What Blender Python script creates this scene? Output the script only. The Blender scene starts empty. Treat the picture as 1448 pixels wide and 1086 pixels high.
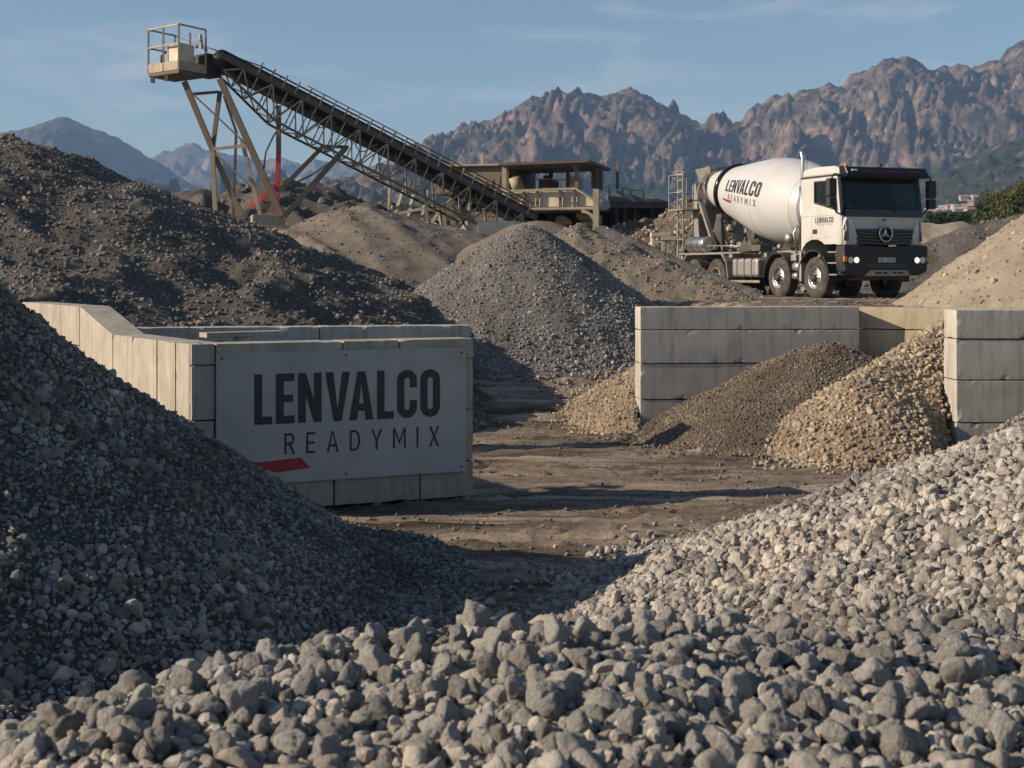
import bpy, bmesh, math, random
import numpy as np
from mathutils import Vector, Matrix, noise as mnoise
R = math.radians
random.seed(7)
RNG = np.random.default_rng(11)
SC = bpy.context.scene
COL = SC.collection

# ------------------------------------------------------------------ camera, sky, sun, exposure
CAMZ = 2.7
F = 2011.0                      # focal length in photo pixels
cam = bpy.data.cameras.new('camera')
cam.sensor_width = 36; cam.lens = 50
cam.shift_y = -158 / 1448
cam.clip_start = 0.1; cam.clip_end = 20000
cam.dof.use_dof = True; cam.dof.focus_distance = 15; cam.dof.aperture_fstop = 9
camo = bpy.data.objects.new('camera', cam); COL.objects.link(camo)
camo.location = (0, 0, CAMZ); camo.rotation_euler = (R(90), 0, 0)
SC.camera = camo
SC.view_settings.view_transform = 'Standard'; SC.view_settings.look = 'None'
SC.view_settings.gamma = 1; SC.view_settings.exposure = EXPO if 'EXPO' in globals() else 0.58
SUN_EL, SUN_AZ = 24.6, -98    # azimuth clockwise from +Y (the view direction)
world = bpy.data.worlds.new('World'); SC.world = world; world.use_nodes = True
wt = world.node_tree; wn = wt.nodes; wl = wt.links
sky = wn.new('ShaderNodeTexSky'); sky.sky_type = 'NISHITA'; sky.sun_disc = False
sky.sun_elevation = R(SUN_EL); sky.sun_rotation = R(SUN_AZ)
sky.air_density = 1.0; sky.dust_density = 0.6; sky.ozone_density = 1.5
# thin cirrus streaks, part of the sky
tc = wn.new('ShaderNodeTexCoord'); mp = wn.new('ShaderNodeMapping'); mp.inputs['Scale'].default_value = (5, 5, 26)
mp.inputs['Rotation'].default_value = (0, R(-12), 0)
wl.new(tc.outputs['Generated'], mp.inputs['Vector'])
cn = wn.new('ShaderNodeTexNoise'); cn.inputs['Scale'].default_value = 1.3; cn.inputs['Detail'].default_value = 7; cn.inputs['Roughness'].default_value = .62
cn.inputs['Distortion'].default_value = .7
wl.new(mp.outputs[0], cn.inputs['Vector'])
cr = wn.new('ShaderNodeMapRange'); cr.inputs['From Min'].default_value = .53; cr.inputs['From Max'].default_value = .76
cr.inputs['To Max'].default_value = .5
wl.new(cn.outputs['Fac'], cr.inputs['Value'])
cm = wn.new('ShaderNodeMix'); cm.data_type = 'RGBA'; cm.inputs['B'].default_value = (7.2, 6.9, 6.9, 1)
hs_ = wn.new('ShaderNodeHueSaturation'); hs_.inputs['Saturation'].default_value = 1.12
wl.new(sky.outputs[0], hs_.inputs['Color'])
wl.new(cr.outputs[0], cm.inputs['Factor']); wl.new(hs_.outputs[0], cm.inputs['A'])
wl.new(cm.outputs['Result'], wn['Background'].inputs['Color'])
wn['Background'].inputs['Strength'].default_value = 0.068
sl = bpy.data.lights.new('sun', 'SUN'); sl.energy = 5.0; sl.angle = R(0.5); sl.color = (1.0, .83, .64)
so = bpy.data.objects.new('sun', sl); COL.objects.link(so)
_az = R(SUN_AZ); _el = R(SUN_EL)
SUND = Vector((math.sin(_az) * math.cos(_el), math.cos(_az) * math.cos(_el), math.sin(_el)))
so.rotation_euler = SUND.to_track_quat('Z', 'Y').to_euler()
so.location = SUND * 60
SC.cycles.use_denoising = True
SC.cycles.max_bounces = 6; SC.cycles.diffuse_bounces = 3; SC.cycles.glossy_bounces = 3; SC.cycles.transmission_bounces = 4
SC.cycles.volume_bounces = 0; SC.cycles.transparent_max_bounces = 8

# ------------------------------------------------------------------ helpers
def at(px, py, d):
    return Vector(((px - 724) / F * d, d, CAMZ - (py - 385) / F * d))

def tag(o, label=None, cat=None, group=None, kind=None):
    if label: o['label'] = label
    if cat: o['category'] = cat
    if group: o['group'] = group
    if kind: o['kind'] = kind
    return o

def empty(name, loc=(0, 0, 0), rz=0, parent=None):
    o = bpy.data.objects.new(name, None); COL.objects.link(o)
    o.location = loc; o.rotation_euler = (0, 0, rz); o.empty_display_size = .3
    if parent: o.parent = parent
    return o

def copy_tree(o, parent=None):
    c = o.copy(); COL.objects.link(c)
    c.parent = parent
    for ch in list(o.children): copy_tree(ch, c)
    return c

def np_mesh(name, V, Fc, smooth=False):
    """V (n,3) float, Fc (m,k) int with k = 3 or 4"""
    me = bpy.data.meshes.new(name)
    V = np.ascontiguousarray(V, dtype=np.float32); Fc = np.ascontiguousarray(Fc, dtype=np.int32)
    m, k = Fc.shape
    me.vertices.add(len(V)); me.vertices.foreach_set('co', V.ravel())
    me.loops.add(m * k); me.loops.foreach_set('vertex_index', Fc.ravel())
    me.polygons.add(m); me.polygons.foreach_set('loop_start', np.arange(0, m * k, k, dtype=np.int32))
    me.polygons.foreach_set('use_smooth', np.full(m, smooth, dtype=bool))
    me.update(calc_edges=True)
    return me

def link_mesh(name, me, material, parent=None):
    me.materials.append(material)
    o = bpy.data.objects.new(name, me); COL.objects.link(o)
    if parent: o.parent = parent
    return o

class MB:
    def __init__(s): s.v = []; s.f = []; s.sm = []
    def add(s, vs, fs, smooth=False):
        b = len(s.v); s.v += [tuple(v) for v in vs]
        s.f += [tuple(i + b for i in f) for f in fs]; s.sm += [smooth] * len(fs); return s
    def box(s, x0, x1, y0, y1, z0, z1):
        vs = [(x0, y0, z0), (x1, y0, z0), (x1, y1, z0), (x0, y1, z0), (x0, y0, z1), (x1, y0, z1), (x1, y1, z1), (x0, y1, z1)]
        return s.add(vs, [(0, 3, 2, 1), (4, 5, 6, 7), (0, 1, 5, 4), (1, 2, 6, 5), (2, 3, 7, 6), (3, 0, 4, 7)])
    def hexa(s, vs):
        return s.add(vs, [(0, 3, 2, 1), (4, 5, 6, 7), (0, 1, 5, 4), (1, 2, 6, 5), (2, 3, 7, 6), (3, 0, 4, 7)])
    def beam(s, p, q, w, h=None, up=(0, 0, 1)):
        p = Vector(p); q = Vector(q); h = h or w
        d = (q - p).normalized(); u = Vector(up)
        if abs(d.dot(u)) > .98: u = Vector((0, 1, 0))
        a = d.cross(u).normalized() * w / 2; b = a.cross(d).normalized() * h / 2
        vs = [p - a - b, p + a - b, p + a + b, p - a + b, q - a - b, q + a - b, q + a + b, q - a + b]
        return s.add(vs, [(0, 1, 2, 3), (7, 6, 5, 4), (0, 4, 5, 1), (1, 5, 6, 2), (2, 6, 7, 3), (3, 7, 4, 0)])
    def tube(s, pts, r, n=10, caps=True, closed=False):
        pts = [Vector(p) for p in pts]; m = len(pts)
        rs = r if isinstance(r, (list, tuple)) else [r] * m
        vs = []; fs = []; pa = None
        for i, p in enumerate(pts):
            if closed: d = pts[(i + 1) % m] - pts[i - 1]
            else: d = pts[min(i + 1, m - 1)] - pts[max(i - 1, 0)]
            d.normalize()
            if pa is None:
                u = Vector((0, 0, 1)) if abs(d.z) < .95 else Vector((0, 1, 0))
                a = d.cross(u).normalized()
            else: a = (pa - d * pa.dot(d)).normalized()
            pa = a; b = d.cross(a)
            for k in range(n):
                t = 2 * math.pi * k / n
                vs.append(p + (a * math.cos(t) + b * math.sin(t)) * rs[i])
        for i in range(m if closed else m - 1):
            j = (i + 1) % m
            for k in range(n):
                l = (k + 1) % n
                fs.append((i * n + k, i * n + l, j * n + l, j * n + k))
        if caps and not closed:
            fs.append(tuple(range(n))[::-1]); fs.append(tuple(range((m - 1) * n, m * n)))
        return s.add(vs, fs, True)
    def lathe(s, prof, o, ax, n=32, caps=True, smooth=True):
        """prof: list of (t, r) along axis ax from o"""
        o = Vector(o); ax = Vector(ax).normalized()
        u = Vector((0, 0, 1)) if abs(ax.z) < .95 else Vector((0, 1, 0))
        a = ax.cross(u).normalized(); b = ax.cross(a)
        vs = []; fs = []
        for t, r in prof:
            for k in range(n):
                g = 2 * math.pi * k / n
                vs.append(o + ax * t + (a * math.cos(g) + b * math.sin(g)) * max(r, 1e-4))
        for i in range(len(prof) - 1):
            for k in range(n):
                l = (k + 1) % n
                fs.append((i * n + k, (i + 1) * n + k, (i + 1) * n + l, i * n + l))
        if caps:
            fs.append(tuple(range(n))); fs.append(tuple(range((len(prof) - 1) * n, len(prof) * n))[::-1])
        return s.add(vs, fs, smooth)
    def prism(s, poly, y0, y1, ax='y'):
        """poly of (x, z), extruded along y (or of (y, z) extruded along x, or (x, y) along z)"""
        n = len(poly)
        def mk(p, e):
            if ax == 'y': return (p[0], e, p[1])
            if ax == 'x': return (e, p[0], p[1])
            return (p[0], p[1], e)
        vs = [mk(p, y0) for p in poly] + [mk(p, y1) for p in poly]
        fs = [tuple(range(n)), tuple(range(n, 2 * n))[::-1]] + [(i, i + n, (i + 1) % n + n, (i + 1) % n) for i in range(n)]
        return s.add(vs, fs)
    def frame(s, outer, inner, y0, y1, ax='y'):
        n = len(outer)
        def mk(p, e):
            return (p[0], e, p[1]) if ax == 'y' else (e, p[0], p[1])
        vs = [mk(p, y0) for p in outer] + [mk(p, y0) for p in inner] + [mk(p, y1) for p in outer] + [mk(p, y1) for p in inner]
        fs = []
        for i in range(n):
            j = (i + 1) % n
            fs += [(i, j, n + j, n + i), (2 * n + i, 3 * n + i, 3 * n + j, 2 * n + j), (i, 2 * n + i, 2 * n + j, j), (n + i, n + j, 3 * n + j, 3 * n + i)]
        return s.add(vs, fs)
    def build(s, name, material, parent=None, bevel=0, seg=2, xf=None, fix=True):
        me = bpy.data.meshes.new(name)
        vs = s.v if xf is None else [tuple(xf @ Vector(v)) for v in s.v]
        me.from_pydata(vs, [], s.f)
        me.polygons.foreach_set('use_smooth', s.sm)
        if fix:
            bm = bmesh.new(); bm.from_mesh(me); bmesh.ops.recalc_face_normals(bm, faces=bm.faces); bm.to_mesh(me); bm.free()
        me.materials.append(material)
        o = bpy.data.objects.new(name, me); COL.objects.link(o)
        if parent: o.parent = parent
        if bevel:
            b = o.modifiers.new('bevel', 'BEVEL'); b.width = bevel; b.segments = seg; b.limit_method = 'ANGLE'; b.angle_limit = R(40)
            b.harden_normals = False
        return o

# ------------------------------------------------------------------ vectorised noise
def _hash(ix, iy, seed):
    h = (ix.astype(np.int64) * 374761393 + iy.astype(np.int64) * 668265263 + seed * 1442695041) & 0xffffffff
    h = ((h ^ (h >> 13)) * 1274126177) & 0xffffffff
    return ((h ^ (h >> 16)) & 0xffffffff) / 4294967296.0
def perlin(x, y, seed=0):
    x = np.asarray(x, float); y = np.asarray(y, float)
    x0 = np.floor(x); y0 = np.floor(y); fx = x - x0; fy = y - y0
    ux = fx * fx * fx * (fx * (fx * 6 - 15) + 10); uy = fy * fy * fy * (fy * (fy * 6 - 15) + 10)
    def g(i, j):
        a = _hash(x0 + i, y0 + j, seed) * 2 * np.pi
        return np.cos(a) * (fx - i) + np.sin(a) * (fy - j)
    a = g(0, 0); b = g(1, 0); c = g(0, 1); d = g(1, 1)
    return ((a + ux * (b - a)) * (1 - uy) + (c + ux * (d - c)) * uy) * 1.4
def fbm(x, y, oc=4, seed=0, gain=.5, lac=2.03):
    s = 0; a = 1; f = 1
    for i in range(oc):
        s = s + a * perlin(x * f + 17.3 * i, y * f - 9.1 * i, seed + i); a *= gain; f *= lac
    return s
def ridged(x, y, oc=5, seed=0, gain=.5, lac=2.07):
    s = 0; a = 1; f = 1; w = 1
    for i in range(oc):
        n = 1 - np.abs(perlin(x * f + 5.7 * i, y * f + 3.3 * i, seed + i)) * 1.6
        n = np.clip(n, 0, 1) ** 2
        s = s + a * n * w; w = np.clip(n * 1.4, 0, 1); a *= gain; f *= lac
    return s
def billow(x, y, oc=5, seed=0, gain=.5, lac=2.1):
    s = 0; a = 1; f = 1
    for i in range(oc):
        s = s + a * np.abs(perlin(x * f + 4.7 * i, y * f + 2.9 * i, seed + i)) * 1.7; a *= gain; f *= lac
    return s
def sm(t):
    t = np.clip(t, 0, 1); return t * t * (3 - 2 * t)

# ------------------------------------------------------------------ materials
def nmat(name):
    m = bpy.data.materials.new(name); m.use_nodes = True
    nt = m.node_tree; return m, nt.nodes, nt.links, nt.nodes['Principled BSDF']
def simple(name, col, rough=.6, metal=0, spec=.5, dirt=None, dscale=3.0, damt=.5, bump=0, bscale=60, emit=None, estr=0):
    m, n, l, p = nmat(name)
    p.inputs['Roughness'].default_value = rough; p.inputs['Metallic'].default_value = metal
    p.inputs['Specular IOR Level'].default_value = spec
    p.inputs['Base Color'].default_value = (*col, 1)
    tcd = n.new('ShaderNodeTexCoord')
    if dirt:
        t = n.new('ShaderNodeTexNoise'); t.inputs['Scale'].default_value = dscale; t.inputs['Detail'].default_value = 8; t.inputs['Roughness'].default_value = .65
        l.new(tcd.outputs['Object'], t.inputs['Vector'])
        r = n.new('ShaderNodeMapRange'); r.inputs['From Min'].default_value = .4; r.inputs['From Max'].default_value = .75; r.inputs['To Max'].default_value = damt
        l.new(t.outputs['Fac'], r.inputs['Value'])
        x = n.new('ShaderNodeMix'); x.data_type = 'RGBA'; x.inputs['A'].default_value = (*col, 1); x.inputs['B'].default_value = (*dirt, 1)
        l.new(r.outputs[0], x.inputs['Factor']); l.new(x.outputs['Result'], p.inputs['Base Color'])
        r2 = n.new('ShaderNodeMapRange'); r2.inputs['To Min'].default_value = rough; r2.inputs['To Max'].default_value = min(1, rough + .35)
        l.new(r.outputs[0], r2.inputs['Value']); l.new(r2.outputs[0], p.inputs['Roughness'])
    if bump:
        t = n.new('ShaderNodeTexNoise'); t.inputs['Scale'].default_value = bscale; t.inputs['Detail'].default_value = 4
        l.new(tcd.outputs['Object'], t.inputs['Vector'])
        b = n.new('ShaderNodeBump'); b.inputs['Strength'].default_value = bump; b.inputs['Distance'].default_value = .01
        l.new(t.outputs['Fac'], b.inputs['Height']); l.new(b.outputs[0], p.inputs['Normal'])
    if emit:
        p.inputs['Emission Color'].default_value = (*emit, 1); p.inputs['Emission Strength'].default_value = estr
    return m

def ramp(n, stops):
    r = n.new('ShaderNodeValToRGB'); e = r.color_ramp.elements
    e[0].position, e[0].color = stops[0][0], (*stops[0][1], 1)
    e[1].position, e[1].color = stops[-1][0], (*stops[-1][1], 1)
    for p, c in stops[1:-1]:
        k = e.new(p); k.color = (*c, 1)
    return r

def stone_mat(name, cols, nscale=8, bump=.4, bscale=25, obj=False, dust=None):
    """each stone gets its own tone (random per island or per object) plus mottling"""
    m, n, l, p = nmat(name)
    p.inputs['Roughness'].default_value = .92; p.inputs['Specular IOR Level'].default_value = .25
    tcd = n.new('ShaderNodeTexCoord')
    if obj:
        oi = n.new('ShaderNodeObjectInfo'); rnd = oi.outputs['Random']
    else:
        g = n.new('ShaderNodeNewGeometry'); rnd = g.outputs['Random Per Island']
    t = n.new('ShaderNodeTexNoise'); t.inputs['Scale'].default_value = nscale; t.inputs['Detail'].default_value = 6; t.inputs['Roughness'].default_value = .6
    l.new(tcd.outputs['Object'], t.inputs['Vector'])
    a = n.new('ShaderNodeMath'); a.operation = 'MULTIPLY_ADD'; a.inputs[1].default_value = .55
    l.new(rnd, a.inputs[0])
    s2 = n.new('ShaderNodeMath'); s2.operation = 'MULTIPLY_ADD'; s2.inputs[1].default_value = .9; s2.inputs[2].default_value = -.22
    l.new(t.outputs['Fac'], s2.inputs[0]); l.new(s2.outputs[0], a.inputs[2])
    k = len(cols); r = ramp(n, [(i / (k - 1), c) for i, c in enumerate(cols)])
    l.new(a.outputs[0], r.inputs['Fac']); l.new(r.outputs['Color'], p.inputs['Base Color'])
    if not obj:     # dusty and damp patches over the heap
        tl = n.new('ShaderNodeTexNoise'); tl.inputs['Scale'].default_value = .9; tl.inputs['Detail'].default_value = 5; tl.inputs['Roughness'].default_value = .6; l.new(tcd.outputs['Object'], tl.inputs['Vector'])
        rl = ramp(n, [(.36, (.62, .60, .58)), (.5, (1.0, 1.0, 1.0)), (.66, (1.22, 1.17, 1.08))]); l.new(tl.outputs['Fac'], rl.inputs['Fac'])
        mm = n.new('ShaderNodeMix'); mm.data_type = 'RGBA'; mm.blend_type = 'MULTIPLY'; mm.inputs['Factor'].default_value = 1; l.new(r.outputs['Color'], mm.inputs['A']); l.new(rl.outputs['Color'], mm.inputs['B']); l.new(mm.outputs['Result'], p.inputs['Base Color'])
    if obj:
        tp = n.new('ShaderNodeTexVoronoi'); tp.inputs['Scale'].default_value = 5.5; l.new(tcd.outputs['Object'], tp.inputs['Vector'])
        tq = n.new('ShaderNodeTexNoise'); tq.inputs['Scale'].default_value = 7; tq.inputs['Detail'].default_value = 6; tq.inputs['Roughness'].default_value = .7; l.new(tcd.outputs['Object'], tq.inputs['Vector'])
        mr = n.new('ShaderNodeMapRange'); mr.inputs['From Min'].default_value = .56; mr.inputs['From Max'].default_value = .66; mr.inputs['To Max'].default_value = .65; l.new(tq.outputs['Fac'], mr.inputs['Value'])
        dk = n.new('ShaderNodeMix'); dk.data_type = 'RGBA'; dk.inputs['B'].default_value = (.10, .085, .07, 1); l.new(mr.outputs[0], dk.inputs['Factor']); l.new(r.outputs['Color'], dk.inputs['A']); l.new(dk.outputs['Result'], p.inputs['Base Color'])
    if bump:
        t2 = n.new('ShaderNodeTexNoise'); t2.inputs['Scale'].default_value = bscale; t2.inputs['Detail'].default_value = 8; t2.inputs['Roughness'].default_value = .7
        l.new(tcd.outputs['Object'], t2.inputs['Vector'])
        b = n.new('ShaderNodeBump'); b.inputs['Strength'].default_value = bump; b.inputs['Distance'].default_value = .02
        l.new(t2.outputs['Fac'], b.inputs['Height']); l.new(b.outputs[0], p.inputs['Normal'])
    return m

def soil_mat(name, cols, s1=1.2, s2=14, bump=.6, bdist=.03, stretch=(1, 1, 1)):
    m, n, l, p = nmat(name)
    p.inputs['Roughness'].default_value = .95; p.inputs['Specular IOR Level'].default_value = .2
    tcd = n.new('ShaderNodeTexCoord'); mpn = n.new('ShaderNodeMapping'); mpn.inputs['Scale'].default_value = stretch
    l.new(tcd.outputs['Object'], mpn.inputs['Vector'])
    a = n.new('ShaderNodeTexNoise'); a.inputs['Scale'].default_value = s1; a.inputs['Detail'].default_value = 8; a.inputs['Roughness'].default_value = .65
    b = n.new('ShaderNodeTexNoise'); b.inputs['Scale'].default_value = s2; b.inputs['Detail'].default_value = 8; b.inputs['Roughness'].default_value = .75
    l.new(mpn.outputs[0], a.inputs['Vector']); l.new(tcd.outputs['Object'], b.inputs['Vector'])
    x = n.new('ShaderNodeMath'); x.operation = 'ADD'; l.new(a.outputs['Fac'], x.inputs[0]); l.new(b.outputs['Fac'], x.inputs[1])
    y = n.new('ShaderNodeMapRange'); y.inputs['From Min'].default_value = .7; y.inputs['From Max'].default_value = 1.3; l.new(x.outputs[0], y.inputs['Value'])
    k = len(cols); r = ramp(n, [(i / (k - 1), c) for i, c in enumerate(cols)])
    l.new(y.outputs[0], r.inputs['Fac']); l.new(r.outputs['Color'], p.inputs['Base Color'])
    bp = n.new('ShaderNodeBump'); bp.inputs['Strength'].default_value = bump; bp.inputs['Distance'].default_value = bdist
    l.new(b.outputs['Fac'], bp.inputs['Height']); l.new(bp.outputs[0], p.inputs['Normal'])
    return m

def concrete_mat(name, c0, c1, stain):
    m, n, l, p = nmat(name)
    p.inputs['Roughness'].default_value = .88; p.inputs['Specular IOR Level'].default_value = .3
    tcd = n.new('ShaderNodeTexCoord')
    def nz(scale, st, det=8, ro=.6):
        q = n.new('ShaderNodeMapping'); q.inputs['Scale'].default_value = st; l.new(tcd.outputs['Object'], q.inputs['Vector'])
        t = n.new('ShaderNodeTexNoise'); t.inputs['Scale'].default_value = scale; t.inputs['Detail'].default_value = det; t.inputs['Roughness'].default_value = ro
        l.new(q.outputs[0], t.inputs['Vector']); return t
    a = nz(1.6, (1, 1, 1)); b = nz(3, (3, 3, .35)); c = nz(55, (1, 1, 1), 3)
    r = ramp(n, [(.3, c0), (.7, c1)]); l.new(a.outputs['Fac'], r.inputs['Fac'])
    mr = n.new('ShaderNodeMapRange'); mr.inputs['From Min'].default_value = .47; mr.inputs['From Max'].default_value = .78; mr.inputs['To Max'].default_value = .55
    l.new(b.outputs['Fac'], mr.inputs['Value'])
    x = n.new('ShaderNodeMix'); x.data_type = 'RGBA'; x.inputs['B'].default_value = (*stain, 1)
    l.new(mr.outputs[0], x.inputs['Factor']); l.new(r.outputs['Color'], x.inputs['A'])
    mr2 = n.new('ShaderNodeMapRange'); mr2.inputs['From Min'].default_value = .68; mr2.inputs['From Max'].default_value = .76; mr2.inputs['To Max'].default_value = .6
    l.new(c.outputs['Fac'], mr2.inputs['Value'])
    y = n.new('ShaderNodeMix'); y.data_type = 'RGBA'; y.inputs['B'].default_value = (stain[0] * .5, stain[1] * .5, stain[2] * .5, 1)
    l.new(mr2.outputs[0], y.inputs['Factor']); l.new(x.outputs['Result'], y.inputs['A'])
    l.new(y.outputs['Result'], p.inputs['Base Color'])
    bp = n.new('ShaderNodeBump'); bp.inputs['Strength'].default_value = .35; bp.inputs['Distance'].default_value = .008
    l.new(c.outputs['Fac'], bp.inputs['Height']); l.new(bp.outputs[0], p.inputs['Normal'])
    return m

# ------------------------------------------------------------------ terrain
def G(x, y):
    x = np.asarray(x, float); y = np.asarray(y, float)
    k = sm((x - 3.5) / 2.0)
    e0 = 23 + 1.4 * k; e1 = 34 - 7.5 * k
    z = 2.0 * sm((y - e0) / (e1 - e0))
    z = z + 1.4 * sm((y - 38) / 12) * (1 - sm((x - 2.5) / 4))
    z = z + 1.4 * sm((y - 50) / 15) * sm((x - 2.5) / 4)
    t = np.maximum(y - 70, 0)
    return z + .045 * t * sm(t / 40)

def g1(x, y): return float(G(x, y))

TRACKS = [(11.6, .35, .22, 0, .16), (12.1, .3, .25, .4, .17), (13.3, .5, .16, 1, .16), (13.75, .5, .16, 1.1, .15), (14.6, .25, .3, 2, .17), (15.6, .3, .2, .5, .16), (17.4, .6, .17, 1.4, .18), (17.95, .6, .17, 1.45, .17), (18.9, .3, .3, 3, .18), (19.8, .7, .15, .2, .18), (20.5, .7, .15, .25, .18), (21.8, .4, .25, 2.4, .2), (22.7, .4, .2, 1, .2), (24.2, .6, .2, 0, .2), (25.0, .6, .2, .1, .2), (26.4, .5, .25, 1, .22)]
def near_relief(x, y):
    fade = sm((60 - y) / 25)
    rut = ridged(x * .16 + 3, (y + .12 * x + .5 * perlin(x * .12, y * .2, 5)) * .9, 3, 21) * .03
    fine = fbm(x * .9, y * 2.6, 5, 31, .70) * .026
    lump = np.clip(fbm(x * 3.1, y * 4.5, 4, 47, .65) - .05, 0, 1) * .07 * sm(fbm(x * .35, y * .6, 2, 9) * 2.2 + .1)
    tr = 0
    for (c, a, k, ph, w) in TRACKS:
        t = (y - (c + a * np.sin(x * k + ph) + .03 * perlin(x * 1.1, 0 * x, int(c * 10)))) / w
        tr = tr + np.exp(-t * t * 3) * -.045 + np.exp(-(np.abs(t) - 1.0) ** 2 * 9) * .028 + np.exp(-t * t * 3) * .012 * np.sin(x * 34) * (perlin(x * .6, y, 8) > -.1)
    return (rut + fine + lump + tr) * fade

def grow(a, b, n, g):      # n coordinates from a outward to b with growing steps
    t = (np.power(g, np.arange(1, n + 1)) - 1) / (g ** n - 1)
    return a + (b - a) * t
xs = np.concatenate([grow(-9, -4200, 46, 1.16)[::-1], np.arange(-9, 12.01, .065), grow(12, 4200, 46, 1.16)])
ys = np.concatenate([grow(-2, -120, 10, 1.3)[::-1], np.arange(-2, 10, .3), np.arange(10, 24, .045), np.arange(24, 48, .11), grow(48, 4200, 60, 1.1)])
X, Y = np.meshgrid(xs, ys)
Z = G(X, Y) + near_relief(X, Y)
nx, ny = len(xs), len(ys)
idx = np.arange(nx * ny).reshape(ny, nx)
quads = np.stack([idx[:-1, :-1], idx[:-1, 1:], idx[1:, 1:], idx[1:, :-1]], -1).reshape(-1, 4)
def ground_mat():
    m, n, l, p = nmat('trampled_earth')
    p.inputs['Roughness'].default_value = .95; p.inputs['Specular IOR Level'].default_value = .15
    tcd = n.new('ShaderNodeTexCoord'); mpn = n.new('ShaderNodeMapping'); mpn.inputs['Scale'].default_value = (.28, 1.1, 1)
    l.new(tcd.outputs['Object'], mpn.inputs['Vector'])
    a = n.new('ShaderNodeTexNoise'); a.inputs['Scale'].default_value = 1.1; a.inputs['Detail'].default_value = 9; a.inputs['Roughness'].default_value = .7
    l.new(mpn.outputs[0], a.inputs['Vector'])
    b = n.new('ShaderNodeTexNoise'); b.inputs['Scale'].default_value = 22; b.inputs['Detail'].default_value = 8; b.inputs['Roughness'].default_value = .75
    l.new(tcd.outputs['Object'], b.inputs['Vector'])
    r = ramp(n, [(.36, (.10, .081, .062)), (.46, (.18, .147, .115)), (.54, (.285, .235, .185)), (.66, (.41, .34, .272))])
    l.new(a.outputs['Fac'], r.inputs['Fac'])
    # long compacted wheel lanes, darker and paler streaks of earth
    mq = n.new('ShaderNodeMapping'); mq.inputs['Scale'].default_value = (.09, 2.6, 1); mq.inputs['Rotation'].default_value = (0, 0, R(3)); l.new(tcd.outputs['Object'], mq.inputs['Vector'])
    st = n.new('ShaderNodeTexNoise'); st.inputs['Scale'].default_value = 1.6; st.inputs['Detail'].default_value = 6; st.inputs['Roughness'].default_value = .75; st.inputs['Distortion'].default_value = .25; l.new(mq.outputs[0], st.inputs['Vector'])
    rs = ramp(n, [(.38, (.42, .41, .40)), (.48, (.9, .9, .9)), (.56, (1.05, 1.03, 1.0)), (.66, (1.45, 1.42, 1.36))]); l.new(st.outputs['Fac'], rs.inputs['Fac'])
    ml = n.new('ShaderNodeMix'); ml.data_type = 'RGBA'; ml.blend_type = 'MULTIPLY'; ml.inputs['Factor'].default_value = 1; l.new(r.outputs['Color'], ml.inputs['A']); l.new(rs.outputs['Color'], ml.inputs['B'])
    x = n.new('ShaderNodeMix'); x.data_type = 'RGBA'; x.blend_type = 'OVERLAY'; x.inputs['Factor'].default_value = .6
    l.new(ml.outputs['Result'], x.inputs['A']); l.new(b.outputs['Fac'], x.inputs['B'])
    # fields and scrub farther out
    sp = n.new('ShaderNodeSeparateXYZ'); l.new(tcd.outputs['Object'], sp.inputs[0])
    far = n.new('ShaderNodeMapRange'); far.inputs['From Min'].default_value = 75; far.inputs['From Max'].default_value = 130; l.new(sp.outputs['Y'], far.inputs['Value'])
    c = n.new('ShaderNodeTexNoise'); c.inputs['Scale'].default_value = .03; c.inputs['Detail'].default_value = 8; l.new(tcd.outputs['Object'], c.inputs['Vector'])
    rc = ramp(n, [(.4, (.03, .04, .018)), (.55, (.07, .07, .035)), (.66, (.19, .15, .10))]); l.new(c.outputs['Fac'], rc.inputs['Fac'])
    y = n.new('ShaderNodeMix'); y.data_type = 'RGBA'; l.new(far.outputs[0], y.inputs['Factor']); l.new(x.outputs['Result'], y.inputs['A']); l.new(rc.outputs['Color'], y.inputs['B'])
    l.new(y.outputs['Result'], p.inputs['Base Color'])
    bp = n.new('ShaderNodeBump'); bp.inputs['Strength'].default_value = 1.0; bp.inputs['Distance'].default_value = .04
    l.new(b.outputs['Fac'], bp.inputs['Height']); l.new(bp.outputs[0], p.inputs['Normal'])
    return m
M_ground = ground_mat()
ground = link_mesh('ground', np_mesh('ground', np.stack([X.ravel(), Y.ravel(), Z.ravel()], 1), quads, True), M_ground)
tag(ground, kind='structure')

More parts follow.
